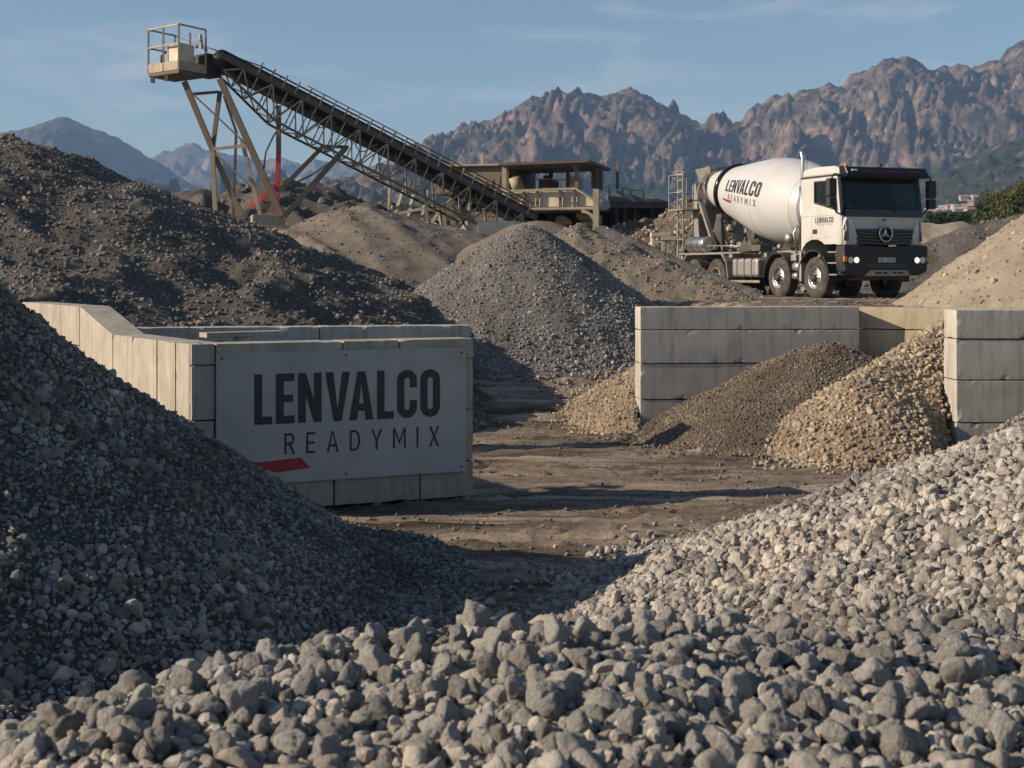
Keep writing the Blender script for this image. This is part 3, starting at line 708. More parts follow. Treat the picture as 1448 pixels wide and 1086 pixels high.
# pebbles and clods trodden into the yard
rng = np.random.default_rng(77)
n_ = 60000
qx = rng.uniform(-7, 9, n_); qy = 10 + 24 * rng.random(n_) ** 1.2
k = (fbm(qx * .5, qy * 1.1, 3, 171) + rng.normal(0, .25, n_)) > .12
qx, qy = qx[k], qy[k]
qs = .007 + .022 * rng.random(len(qx)) ** 4
o = scatter_mesh('pebbles', np.stack([qx, qy, G(qx, qy) + near_relief(qx, qy) + qs * .3], 1), qs, T_SMALL, M_brown, None, rng)
tag(o, 'loose pebbles and clods trodden into the yard', 'pebbles', kind='stuff')

# ------------------------------------------------------------------ concrete walls of stacked blocks
M_conc = concrete_mat('concrete_block', (.28, .25, .205), (.44, .40, .335), (.12, .095, .07))
M_conc2 = concrete_mat('concrete_block_grey', (.34, .315, .275), (.50, .465, .41), (.11, .09, .07))
def chip_edges(me, u, n, hh, ll, ph):
    """knocked corners and slightly uneven arrises on a cast block"""
    bm = bmesh.new(); bm.from_mesh(me)
    S = [v.co.dot(u) for v in bm.verts]; T = [v.co.dot(n) for v in bm.verts]; Zs = [v.co.z for v in bm.verts]
    s0, s1, t0, t1, z0_, z1_ = min(S), max(S), min(T), max(T), min(Zs), max(Zs)
    for ax, a, b, st in ((u, s0, s1, .07), (n, t0, t1, .12), (Vector((0, 0, 1)), z0_, z1_, .07)):
        k = max(1, min(60, int((b - a) / st)))
        for i in range(1, k):
            bmesh.ops.bisect_plane(bm, geom=bm.verts[:] + bm.edges[:] + bm.faces[:], plane_co=ax * (a + (b - a) * i / k), plane_no=ax)
    c = u * ((s0 + s1) / 2) + n * ((t0 + t1) / 2) + Vector((0, 0, (z0_ + z1_) / 2))
    for v in bm.verts:
        s, t, z = v.co.dot(u), v.co.dot(n), v.co.z
        e = (min(abs(s - s0), abs(s - s1)) < .004) + (min(abs(t - t0), abs(t - t1)) < .004) + (min(abs(z - z0_), abs(z - z1_)) < .004)
        if e >= 2:
            q = Vector((s * 5 + ph, t * 5, z * 5)); k = max(0, mnoise.noise(q) - .25) * .04 + .003 * (mnoise.noise(q * 3) + .5)
            d = Vector((0, 0, 0))
            if min(abs(s - s0), abs(s - s1)) < .004: d += u * (1 if s < (s0 + s1) / 2 else -1)
            if min(abs(t - t0), abs(t - t1)) < .004: d += n * (1 if t < (t0 + t1) / 2 else -1)
            if min(abs(z - z0_), abs(z - z1_)) < .004: d += Vector((0, 0, 1 if z < (z0_ + z1_) / 2 else -1))
            v.co += d * k
    bm.to_mesh(me); bm.free()
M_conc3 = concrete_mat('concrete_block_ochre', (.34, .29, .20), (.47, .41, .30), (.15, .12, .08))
def block_wall(name, label, A, B, thick, z0, ztop, rows, lens, mat, parent_extra=None, seed=0, side=1, cat='wall', top=None):
    """row of separate blocks; outer face runs A -> B, the thickness goes to the left of A -> B times side"""
    A = Vector((A[0], A[1], 0)); B = Vector((B[0], B[1], 0)); L = (B - A).length; u = (B - A) / L; n = Vector((-u.y, u.x, 0)) * side
    root = empty(name, (A.x, A.y, z0)); tag(root, label, cat)
    rg = random.Random(seed); z = z0
    for ri, hgt in enumerate(rows):
        x = 0; off = lens[ri % len(lens)]
        cuts = [0] + [c for c in off if 0 < c < L - .1] + [L]
        z1 = z + hgt
        for a, b in zip(cuts[:-1], cuts[1:]):
            g = .007; j = rg.uniform(-.014, .014)
            m = MB(); P = []
            for zz in (z + (.014 if ri else 0), z1):
                for (s, t) in ((a + g, 0), (b - g, 0), (b - g, thick), (a + g, thick)):
                    p = A + u * s + n * (t + j) - Vector((A.x, A.y, z0)); P.append((p.x, p.y, zz - z0))
            m.hexa(P); o = m.build('block', mat, root, bevel=.006)
            chip_edges(o.data, u, n, z1 - z, b - a, rg.random() * 50)
        z = z1
    return root

# sign bin, left
A_ = (-3.48, 15.40); B_ = (-.45, 16.80); ZT = 1.92
fw = block_wall('block_wall', 'front wall of the concrete bin, carrying the white sign board', A_, B_, .42, .06, ZT, [.42, .6, .6, .24], [[.6, 1.62, 2.66], [.26, 1.7, 3.02], [.27, 1.5, 3.02], [.27, 1.72, 2.4]], M_conc, seed=1)
for s in (.25, 1.2, 2.1, 3.2):    # short concrete feet that keep the bottom row off the ground
    u = (Vector((B_[0], B_[1], 0)) - Vector((A_[0], A_[1], 0))).normalized(); n = Vector((-u.y, u.x, 0)); q = u * s + n * .02
    m = MB(); m.hexa([tuple(q + a) for a in (Vector((0, 0, -.16)), u * .09 + Vector((0, 0, -.16)), u * .09 + n * .36 + Vector((0, 0, -.16)), n * .36 + Vector((0, 0, -.16)), Vector((0, 0, -.002)), u * .09 + Vector((0, 0, -.002)), u * .09 + n * .36 + Vector((0, 0, -.002)), n * .36 + Vector((0, 0, -.002)))])
    m.build('foot', M_conc, fw, bevel=.006)
# side wall running back, with a taller stretch at its far end reached by a sloping block
SA = Vector((-3.50, 15.42, 0)); 
sw = block_wall('block_wall', 'sunlit side wall of the concrete bin, stepping up at its far end', (-5.0, 17.8), (-3.51, 15.43), .42, .06, ZT, [.42, .6, .9 - .06], [[1.5], [1.35, 2.2], [.8, 1.72, 2.34]], M_conc, seed=2)
sw2 = block_wall('block_wall', 'taller far stretch of the side wall above the dark gravel', (-7.6, 22.05), (-5.83, 19.15), .42, .0, 2.24, [.5, .6, .6, .54], [[1.1], [.9, 2.2], [1.3], [.9, 2.0]], M_conc, seed=3)
# ramped block between both
u = (Vector((-5.0, 17.8, 0)) - Vector((-5.82, 19.13, 0))); L = u.length; u.normalize(); n = Vector((-u.y, u.x, 0))
m = MB(); o0 = Vector((-5.82, 19.13, 0))
def q_(s, t, z): p = u * s + n * t; return (p.x, p.y, z)
m.hexa([q_(.01, 0, 0), q_(L - .01, 0, 0), q_(L - .01, .42, 0), q_(.01, .42, 0), q_(.01, 0, 2.24), q_(L - .01, 0, 1.915), q_(L - .01, .42, 1.915), q_(.01, .42, 2.24)])
rb = m.build('ramp_block', M_conc, sw2, bevel=.012); rb.location = o0 - Vector(sw2.location)
bw = block_wall('block_wall', 'long back wall of the concrete bin with a dark joint near its middle', (-6.15, 20.3), (-.62, 21.5), .42, .0, 1.90, [.6, .6, .70], [[1.8, 3.6], [2.4, 4.2], [1.5, 3.38]], M_conc2, seed=4)
rw = None and block_wall('block_wall', 'right side wall of the bin seen edge-on beside the yard', (-.47, 17.24), (-.64, 21.47), .40, .0, 1.88, [.6, .6, .68], [[1.4, 2.8], [.7, 2.1, 3.4], [1.5, 3.0]], M_conc2, seed=5)
# loose timber-coloured beam lying across the bin
m = MB(); p0 = at(287, 481, 16.75); p1 = at(398, 482, 17.35); p0.z = p1.z = 1.93 + .03
m.beam(p0 - Vector((0, 0, 0)), p1, .22, .06); cb = m.build('concrete_beam', M_conc, None, bevel=.006)
tag(cb, 'narrow pale concrete beam lying inside the top of the bin', 'beam')
# post carrying that beam stays inside the bin
m = MB(); m.box(-.1, .1, -.1, .1, 0, 1.925); ps = m.build('concrete_post', M_conc2, None, bevel=.01); ps.location = ((p0.x + p1.x) / 2, (p0.y + p1.y) / 2, 0)
tag(ps, 'short concrete post standing inside the bin under the beam', 'post')

# bay walls, right
w1 = block_wall('block_wall', 'grey block wall across the bay with its sunlit end toward the yard', (2.13, 23.70), (5.86, 23.98), .55, -.05, 2.12, [.62, .6, .56, .39], [[4], [4], [4], [4]], M_conc2, seed=6)
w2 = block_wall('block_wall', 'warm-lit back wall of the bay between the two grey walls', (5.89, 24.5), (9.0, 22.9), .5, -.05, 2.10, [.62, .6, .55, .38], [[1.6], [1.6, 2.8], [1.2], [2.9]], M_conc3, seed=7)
w3 = block_wall('block_wall', 'grey block wall with a bright end, cut off by the right edge', (6.46, 20.70), (12.9, 20.76), .58, -.05, 2.15, [.55, .62, .60, .43], [[3.4], [3.8], [3.1], [4.2]], M_conc2, seed=8)

# ------------------------------------------------------------------ lettering
def q4(a, b, c, d): return (a, b, c, d)
def ring(w, t, y0=0., y1=1., a0=0, a1=360, seg=40, rad=None, half=False):
    """stadium ring of outer width w and stroke t; quads from angle a0 to a1 (0 = right)"""
    qs = []; R_ = (w / 2 if rad is None else rad); H = y1 - y0
    def pt(a, inset):
        r = R_ - inset; c, s = math.cos(R(a)), math.sin(R(a))
        xx = (w / 2 - R_) * (1 if c > 1e-9 else -1 if c < -1e-9 else 0) + w / 2 + r * c
        yy = y0 + H / 2 + (H / 2 - R_) * half + r * s
        return (xx, yy)
    angs = [a0 + (a1 - a0) * i / seg for i in range(seg + 1)]
    for p, q in zip(angs[:-1], angs[1:]): qs.append((pt(p, 0), pt(q, 0), pt(q, t), pt(p, t)))
    return qs
def rect(x0, x1, y0, y1): return [((x0, y0), (x1, y0), (x1, y1), (x0, y1))]
def heavy(ch, t=.165):
    if ch == 'L': return .37, rect(0, t, 0, 1) + rect(t, .37, 0, t * .95)
    if ch == 'E': return .39, rect(0, t, 0, 1) + rect(t, .39, 0, t * .95) + rect(t, .39, 1 - t * .95, 1) + rect(t, .36, .5 - t * .45, .5 + t * .45)
    if ch == 'N':
        w = .50; return w, rect(0, t, 0, 1) + rect(w - t, w, 0, 1) + [((t, 1), (t, .55), (w - t, 0), (w - t, .45))]
    if ch in 'VA':
        w = .54; c = w / 2; b = .085; qs = [((0, 1), (t + .01, 1), (c, .22), (c - b, 0)), ((c - b, 0), (c, .22), (c, .1), (c, 0)), ((w - t - .01, 1), (w, 1), (c + b, 0), (c, .22)), ((c, 0), (c, .1), (c, .22), (c + b, 0))]
        qs = [((0, 1), (t + .01, 1), (c, .24), (c - b, 0)), ((w, 1), (w - t - .01, 1), (c, .24), (c + b, 0)), ((c - b, 0), (c, .24), (c + b, 0), (c, 0))]
        if ch == 'A':
            qs = [tuple((x, 1 - y) for x, y in q) for q in qs]
            f = lambda y: t + .01 + (c - t - .01) * y / .76
            qs += [((f(.19), .19), (w - f(.19), .19), (w - f(.34), .34), (f(.34), .34))]
        return w, qs
    if ch == 'O':
        w = .45; return w, ring(w, t, a0=0, a1=180, seg=20, half=1) + ring(w, t, a0=180, a1=360, seg=20, half=-1) + rect(0, t, w / 2, 1 - w / 2) + rect(w - t, w, w / 2, 1 - w / 2)
    if ch == 'C':
        w = .45; return w, ring(w, t, a0=0, a1=180, seg=20, half=1) + ring(w, t, a0=180, a1=360, seg=20, half=-1) + rect(0, t, w / 2, 1 - w / 2) + rect(w - t, w, .63, 1 - w / 2) + rect(w - t, w, w / 2, .37)
    if ch in DIG: pass
    return .2, []
def seg_quad(p, q, t):
    p = Vector(p); q = Vector(q); d = (q - p).normalized(); n = Vector((-d.y, d.x)) * t / 2
    return (tuple(p + n), tuple(p - n), tuple(q - n), tuple(q + n))
def thin(ch, t=.11):
    if ch == 'R':
        return .56, rect(0, t, 0, 1) + rect(t, .30, 1 - t, 1) + rect(t, .30, .45, .45 + t) + arc_half(.30, .45, 1, .24, t) + [((.24, .45), (.24 + t * 1.15, .45), (.58, 0), (.58 - t * 1.25, 0))]
    if ch == 'E': return .50, rect(0, t, 0, 1) + rect(t, .5, 0, t) + rect(t, .5, 1 - t, 1) + rect(t, .46, .5 - t / 2, .5 + t / 2)
    if ch == 'A':
        w = .66; c = w / 2
        return w, [((0, 0), (t * 1.1, 0), (c + .0, .92), (c - t * .5, 1)), ((w, 0), (w - t * 1.1, 0), (c, .92), (c + t * .5, 1)), ((c - t * .5, 1), (c, .92), (c + t * .5, 1), (c, 1)), ((.17, .26), (w - .17, .26), (w - .20, .26 + t), (.20, .26 + t))]
    if ch == 'D': return .58, rect(0, t, 0, 1) + rect(t, .26, 1 - t, 1) + rect(t, .26, 0, t) + arc_half(.26, 0, 1, .32, t)
    if ch == 'Y':
        c = .31; return .62, rect(c - t / 2, c + t / 2, 0, .42) + [((0, 1), (t * 1.1, 1), (c, .52), (c - t / 2, .42)), ((.62, 1), (.62 - t * 1.1, 1), (c, .52), (c + t / 2, .42)), ((c - t / 2, .42), (c, .52), (c + t / 2, .42), (c, .42))]
    if ch == 'M':
        w = .74; c = w / 2; return w, rect(0, t, 0, 1) + rect(w - t, w, 0, 1) + [((t, 1), (t, .8), (c, .18), (c, .40)), ((w - t, 1), (w - t, .8), (c, .18), (c, .40))]
    if ch == 'I': return t, rect(0, t, 0, 1)
    if ch == 'X':
        w = .60; c = w / 2; k = t * .62
        return w, [((0, 1), (k * 2, 1), (w, 0), (w - k * 2, 0)), ((w - k * 2, 1), (w, 1), (c + k, .54), (c + .01, .57)), ((0, 0), (k * 2, 0), (c - .01, .43), (c - k, .46))]
    return .3, []
def arc_half(x0, y0, y1, w, t, seg=14):
    h = (y1 - y0) / 2; cy = (y0 + y1) / 2; qs = []
    for i in range(seg):
        a, b = R(-90 + 180 * i / seg), R(-90 + 180 * (i + 1) / seg)
        f = lambda g, wi, hi: (x0 + wi * math.cos(g), cy + hi * math.sin(g))
        qs.append((f(a, w, h), f(b, w, h), f(b, w - t, h - t), f(a, w - t, h - t)))
    return qs
DIG = {}
def layout(s, fn, gap):
    x = 0; out = []
    for i, ch in enumerate(s):
        w, qs = fn(ch)
        out += [tuple((px + x, py) for px, py in q) for q in qs]; x += w + gap - (.10 if s[i:i + 2] in ('VA',) else 0)
    return x - gap, out
def text_mesh(quads, fmap, nu=1, nv=1):
    m = MB()
    for q in quads:
        a, b, c, d = [Vector(p) for p in q]; vs = []
        for j in range(nv + 1):
            for i in range(nu + 1):
                s, t = i / nu, j / nv
                p = (a * (1 - s) + b * s) * (1 - t) + (d * (1 - s) + c * s) * t
                vs.append(fmap(p.x, p.y))
        fs = [(j * (nu + 1) + i, j * (nu + 1) + i + 1, (j + 1) * (nu + 1) + i + 1, (j + 1) * (nu + 1) + i) for j in range(nv) for i in range(nu)]
        m.add(vs, fs)
    return m
WL, QL = layout('LENVALCO', heavy, .075)
WR, QR = layout('READYMIX', thin, .62)
BAR = [((0, .42), (.62, .30), (.62, -.38), (0, -.05)), ((.62, .30), (1.18, .55), (1.30, -.12), (.62, -.38))]
BAR = [((0, .5), (.62, .42), (.86, -.42), (.16, -.2)), ((.62, .42), (1.2, .58), (1.34, -.22), (.86, -.42))]

# white sign board on the bin
M_sign = simple('painted_sheet', (.37, .365, .35), .55, dirt=(.24, .225, .20), dscale=1.4, damt=.6)
M_ink = simple('dark_lettering', (.012, .016, .022), .5)
M_red = simple('red_paint', (.33, .018, .022), .5)
M_bolt = simple('dark_bolt', (.03, .03, .03), .5, .6)
u = (Vector((B_[0], B_[1], 0)) - Vector((A_[0], A_[1], 0))).normalized(); nrm = Vector((u.y, -u.x, 0))   # toward the camera
S0 = Vector((A_[0], A_[1], 0)) + u * .27
SL = 2.95; SZ0, SZ1 = .36, 1.82
root = empty('sign_board', S0 + u * SL / 2 + nrm * .01 + Vector((0, 0, SZ0))); tag(root, 'large white sheet sign bolted to the bin with dark company lettering and a red bar', 'sign')
base = S0 - Vector(root.location)
def SB(s, z, o): p = base + u * s + nrm * o; return (p.x, p.y, base.z + z)
m = MB(); m.hexa([SB(0, SZ0, .012), SB(SL, SZ0, .012), SB(SL, SZ0, 0.04), SB(0, SZ0, .04), SB(0, SZ1, .012), SB(SL, SZ1, .012), SB(SL, SZ1, .04), SB(0, SZ1, .04)])
m.build('sheet', M_sign, root, bevel=.003)
HL = .555; XL = .42; ZL = 1.02; WLm = 2.2
text_mesh(QL, lambda a, b: SB(XL + a * WLm / WL, ZL + b * HL, .0435)).build('company_name', M_ink, root)
text_mesh(QR, lambda a, b: SB(XL + .34 + a * 1.85 / WR, ZL - .345 + b * .235, .0435)).build('lettering', M_ink, root)
text_mesh(BAR, lambda a, b: SB(.05 + a * .75, .545 + b * .15, .0435)).build('red_bar', M_red, root)
for s in (.06, SL / 2, SL - .06):
    for z in (SZ0 + .06, SZ1 - .06):
        m = MB(); p = Vector(SB(s, z, .038)); m.lathe([(0, .012), (.01, .012), (.013, .006)], p, nrm, 10); m.build('bolt', M_bolt, root)
# ------------------------------------------------------------------ mixer truck
M_white = simple('white_paint', (.54, .535, .515), .36, dirt=(.34, .28, .22), dscale=1.3, damt=.65)
M_white.node_tree.nodes['Principled BSDF'].inputs['Coat Weight'].default_value = .3
M_drum = simple('drum_paint', (.50, .505, .51), .4, dirt=(.36, .33, .29), dscale=1.1, damt=.45)
M_blackp = simple('black_plastic', (.016, .017, .018), .55, dirt=(.09, .075, .06), dscale=3, damt=.35)
M_gloss = simple('black_gloss', (.010, .011, .013), .18)
M_rub = simple('tyre_rubber', (.028, .027, .026), .85, dirt=(.16, .13, .10), dscale=4, damt=.75, bump=.3, bscale=40)
M_chrome = simple('bright_metal', (.62, .61, .59), .28, .95, dirt=(.3, .27, .23), dscale=6, damt=.5)
M_alu = simple('dull_aluminium', (.42, .41, .39), .45, .75, dirt=(.22, .19, .16), dscale=4, damt=.6)
M_steel = simple('grey_steel', (.27, .255, .235), .6, .2, dirt=(.13, .10, .075), dscale=3, damt=.7)
M_frame = simple('chassis_paint', (.045, .043, .042), .6, dirt=(.16, .13, .10), dscale=2.5, damt=.7)
M_amber = simple('amber_lens', (.75, .22, .02), .25)
M_seat = simple('seat_fabric', (.07, .075, .08), .9)
M_plate = simple('number_plate_white', (.6, .6, .58), .5)
M_lampglass = simple('headlight_glass', (.75, .74, .70), .1)
M_lit = simple('headlight_bulb', (.9, .85, .75), .2, emit=(1.0, .82, .6), estr=.9)
def glass_mat(name, col, tr=.6, rough=.04):
    m, n, l, p = nmat(name)
    p.inputs['Base Color'].default_value = (*col, 1); p.inputs['Roughness'].default_value = rough; p.inputs['Specular IOR Level'].default_value = .9
    t = n.new('ShaderNodeBsdfTransparent'); t.inputs['Color'].default_value = (.62, .70, .68, 1)
    mx = n.new('ShaderNodeMixShader'); mx.inputs[0].default_value = tr
    l.new(p.outputs[0], mx.inputs[1]); l.new(t.outputs[0], mx.inputs[2]); l.new(mx.outputs[0], n['Material Output'].inputs['Surface']); return m
M_glass = glass_mat('tinted_glass', (.02, .035, .038), .72)

TH = R(21); TX, TY = 9.52, 36.45; TZ = 2.0
truck = empty('mixer_truck', (TX, TY, TZ), math.atan2(-math.cos(TH), math.sin(TH)))
tag(truck, 'white concrete mixer truck with a big tilted drum, parked on the raised yard', 'mixer truck')

def mirror_y(f):
    for s in (-1, 1): f(s)
HW = 1.22       # half width of the cab
# cab shell: lower body, rear panel, roof, pillars
m = MB()
# lower side skins with wheel arch (right and left)
arch = [(-.72 + .0, 1.42)] 
side = [(-.06, 1.42), (-.06, 2.16), (-1.93, 2.16), (-1.93, 1.22)]
arcp = [(-1.32 + .62 * math.cos(R(a)), .80 + .66 * math.sin(R(a)) * 1.0) for a in range(170, 60, -10)]
poly = [(-.06, 1.42), (-.06, 2.16), (-1.93, 2.16), (-1.93, 1.30)] + [(x, max(z, 1.2)) for x, z in arcp if x > -1.93 and z > 1.25]
poly = [(-.06, 1.42), (-.06, 2.16), (-1.93, 2.16), (-1.93, 1.20), (-1.86, 1.34), (-1.70, 1.47), (-1.45, 1.55), (-1.15, 1.55), (-.92, 1.47), (-.86, 1.42)]
m.prism(poly, -HW, -HW + .06); m.prism(poly, HW - .06, HW)
m.box(-1.93, -1.87, -HW + .06, HW - .06, 1.2, 3.22)          # rear wall
# front panel band between windscreen and grille
m.hexa([(-.02, -HW + .0, 1.80), (-.02, HW, 1.80), (-.08, HW, 1.80), (-.08, -HW, 1.80), (.02, -HW + .10, 2.12), (.02, HW - .10, 2.12), (-.08, HW - .10, 2.12), (-.08, -HW + .10, 2.12)])
cab = m.build('cab', M_white, truck, bevel=.012)
# bulging front corner panels beside the grille
for s in (-1, 1):
    m = MB(); c = s * (HW + .01)
    pts = []
    for z, fx, iy in ((1.40, .02, .80), (1.60, .05, .84), (1.80, .05, .90), (2.00, .03, .98), (2.17, -.02, 1.06)):
        pts.append([(-.30, c, z), (-.12, c + s * .01, z), (fx - .03, c - s * .09, z), (fx, c - s * .20, z), (fx + .02, s * iy, z), (-.1, s * iy, z), (-.30, s * iy, z)])
    vs = [p for r_ in pts for p in r_]; k = 7
    fs = [(i * k + j, i * k + (j + 1) % k, (i + 1) * k + (j + 1) % k, (i + 1) * k + j) for i in range(4) for j in range(k)] + [tuple(range(k)), tuple(range(4 * k, 5 * k))]
    m.add(vs, fs, False); o = m.build('corner_panel', M_white, truck, bevel=.02)
    m = MB(); m.hexa([(.02, s * 1.135, 1.50), (.05, s * 1.10, 1.50), (.07, s * 1.085, 1.5), (.0, s * 1.20, 1.5), (.00, s * 1.125, 2.0), (.03, s * 1.10, 2.0), (.04, s * 1.09, 2.0), (-.0, s * 1.135, 2.0)])
    m.build('air_slot', M_blackp, truck)
# side upper: rear quarter panel + window frame
for s in (-1, 1):
    y0, y1 = (s * HW, s * (HW - .05))
    m = MB()
    outer = [(-.10, 2.163), (-.26, 3.20), (-1.93, 3.20), (-1.93, 2.163)]
    inner = [(-.235, 2.28), (-.36, 3.06), (-1.30, 3.06), (-1.30, 2.52)]
    m.frame(outer, inner, y0, y1); m.build('window_frame', M_white, truck, bevel=.008)
    m = MB(); m.frame([(-.215, 2.26), (-.345, 3.075), (-1.32, 3.075), (-1.32, 2.50)], [(-.26, 2.31), (-.38, 3.035), (-1.28, 3.035), (-1.28, 2.545)], s * (HW + .006), s * (HW - .035)); m.build('window_seal', M_blackp, truck)
    m = MB(); m.prism([(-.26, 2.31), (-.38, 3.035), (-1.28, 3.035), (-1.28, 2.545)], s * (HW - .02), s * (HW - .026)); m.build('side_window', M_glass, truck)
    # door: a slightly raised skin with dark gap, handle
    m = MB(); m.frame([(-.20, 1.60), (-.20, 2.15), (-1.42, 2.15), (-1.42, 1.60)], [(-.208, 1.612), (-.208, 2.149), (-1.412, 2.149), (-1.412, 1.612)], s * (HW + .001), s * (HW - .01))
    m.build('door_seam', M_blackp, truck)
    m = MB(); m.prism([(-.212, 1.60), (-.212, 2.158), (-1.408, 2.158), (-1.408, 1.60), (-1.05, 1.585)], s * (HW + .006), s * (HW - .01)); dr = m.build('door', M_white, truck, bevel=.004)
    m = MB(); m.box(-1.36, -1.16, min(s * (HW + .02), s * HW), max(s * (HW + .02), s * HW), 1.70, 1.82); m.build('handle', M_blackp, dr, bevel=.01)
# A pillars at the front, black
for s in (-1, 1):
    m = MB(); m.hexa([(.0, s * 1.215, 2.14), (-.10, s * 1.225, 2.14), (-.10, s * 1.15, 2.14), (.0, s * 1.13, 2.14), (-.16, s * 1.20, 3.2), (-.26, s * 1.22, 3.2), (-.26, s * 1.14, 3.2), (-.16, s * 1.11, 3.2)])
    m.build('pillar', M_gloss, truck)
# roof
m = MB(); m.prism([(-.16, 3.20), (-.16, 3.34), (-.45, 3.43), (-1.3, 3.45), (-1.85, 3.40), (-1.95, 3.20)], -1.20, 1.20); m.build('roof', M_white, truck, bevel=.05, seg=3)
m = MB(); m.box(-1.94, -.2, -1.235, 1.235, 3.165, 3.205); m.build('roof_seal', M_blackp, truck)
# windscreen + black lower cowl
m = MB(); m.hexa([(.022, -1.14, 2.30), (.022, 1.14, 2.30), (.014, 1.14, 2.30), (.014, -1.14, 2.30), (-.142, -1.12, 3.18), (-.142, 1.12, 3.18), (-.15, 1.12, 3.18), (-.15, -1.12, 3.18)])
m.build('windscreen', M_glass, truck)
m = MB(); m.hexa([(.045, -1.17, 2.115), (.045, 1.17, 2.115), (-.05, 1.17, 2.115), (-.05, -1.17, 2.115), (.03, -1.18, 2.31), (.03, 1.18, 2.31), (-.05, 1.18, 2.31), (-.05, -1.18, 2.31)])
m.build('cowl', M_gloss, truck, bevel=.01)
# wipers
for y in (-.55, .35):
    m = MB(); m.beam((.06, y, 2.25), (.035, y - .25, 2.36), .02, .02); m.beam((.035, y - .62, 2.33), (.03, y + .18, 2.41), .018, .03); m.build('wiper', M_blackp, truck)
# sun visor with red line
m = MB(); m.prism([(-.12, 3.10), (.20, 3.12), (.23, 3.20), (.10, 3.38), (-.18, 3.41)], -1.235, 1.235); v_ = m.build('sun_visor', M_gloss, truck, bevel=.02)
m = MB(); m.hexa([(.196, -.78, 3.262), (.196, .98, 3.262), (.19, .98, 3.262), (.19, -.78, 3.262), (.187, -.78, 3.28), (.187, .98, 3.28), (.18, .98, 3.28), (.18, -.78, 3.28)]); m.build('red_stripe', M_red, v_)
m = MB(); m.box(.17, .2, -1.08, -.92, 3.27, 3.31); m.build('marker_lamp', M_lampglass, v_)
m = MB(); m.lathe([(0, .05), (.05, .05), (.09, .03)], (-.35, -.9, 3.41), (0, 0, 1), 12); m.build('roof_lamp', M_amber, truck)
m = MB(); m.lathe([(0, .05), (.05, .05), (.09, .03)], (-.35, .15, 3.43), (0, 0, 1), 12); m.build('roof_lamp', M_blackp, truck)
# dashboard, seats, steering wheel (right-hand drive), rear interior
m = MB(); m.prism([(-.05, 1.9), (-.05, 2.22), (-.42, 2.34), (-.55, 2.1), (-.55, 1.9)], -1.15, 1.15); m.build('dashboard', M_seat, truck, bevel=.03)
for y in (-.68, .68):
    m = MB(); m.box(-1.35, -.85, y - .25, y + .25, 1.9, 2.15); m.hexa([(-1.3, y - .25, 2.15), (-1.3, y + .25, 2.15), (-1.45, y + .25, 2.15), (-1.45, y - .25, 2.15), (-1.42, y - .22, 2.85), (-1.42, y + .22, 2.85), (-1.55, y + .22, 2.85), (-1.55, y - .22, 2.85)])
    m.box(-1.55, -1.44, y - .13, y + .13, 2.86, 3.04); m.build('driver_seat', M_seat, truck, bevel=.04)
m = MB(); c_ = Vector((-.62, -.68, 2.38)); ax_ = Vector((.55, 0, -.8)).normalized(); a_ = Vector((0, 1, 0)); b_ = ax_.cross(a_)
m.tube([c_ + (a_ * math.cos(t) + b_ * math.sin(t)) * .23 for t in [2 * math.pi * i / 24 for i in range(24)]], .016, 8, closed=True)
m.beam(c_ - a_ * .22, c_ + a_ * .22, .03, .03); m.beam(c_, c_ + Vector((.2, 0, -.25)), .05, .05); m.build('steering_wheel', M_blackp, truck)
# grille
m = MB(); m.hexa([(.03, -.86, 1.40), (.03, .86, 1.40), (-.05, .86, 1.40), (-.05, -.86, 1.40), (.03, -.98, 1.80), (.03, .98, 1.80), (-.05, .98, 1.80), (-.05, -.98, 1.80)])
gr = m.build('grille', M_blackp, truck, bevel=.01)
for i, z in enumerate((1.44, 1.52, 1.60, 1.68, 1.755)):
    w = .84 + (z - 1.4) * .3
    m = MB(); m.prism([(-w, z), (0, z - .035), (w, z), (w, z + .045), (0, z + .01), (-w, z + .045)], .032, .062, ax='x'); m.build('slat', M_gloss, gr, bevel=.004)
# round emblem with a three-armed star
c_ = Vector((.10, 0, 1.68)); em = MB()
em.tube([c_ + Vector((0, math.cos(t), math.sin(t))) * .195 for t in [2 * math.pi * i / 40 for i in range(40)]], .019, 10, closed=True)
for a in (90, 210, 330):
    d = Vector((0, math.cos(R(a)), math.sin(R(a)))); n2 = Vector((0, -d.z, d.y)); p0_ = c_ + Vector((.02, 0, 0))
    em.add([c_ + n2 * .045 - Vector((.012, 0, 0)), c_ - n2 * .045 - Vector((.012, 0, 0)), c_ + d * .185, p0_ + d * .0, c_ - d * .02], [(0, 2, 3), (3, 2, 1), (0, 1, 2), (0, 3, 4), (3, 1, 4)])
eb = em.build('emblem', M_chrome, truck)
m = MB(); m.lathe([(0, .175), (.02, .17)], (.065, 0, 1.68), (1, 0, 0), 32); m.build('backplate', M_gloss, eb)
m = MB(); m.box(.045, .06, -.35 + .3, -.33 + .36, 2.02, 2.06); m.build('bonnet_badge', M_blackp, truck)
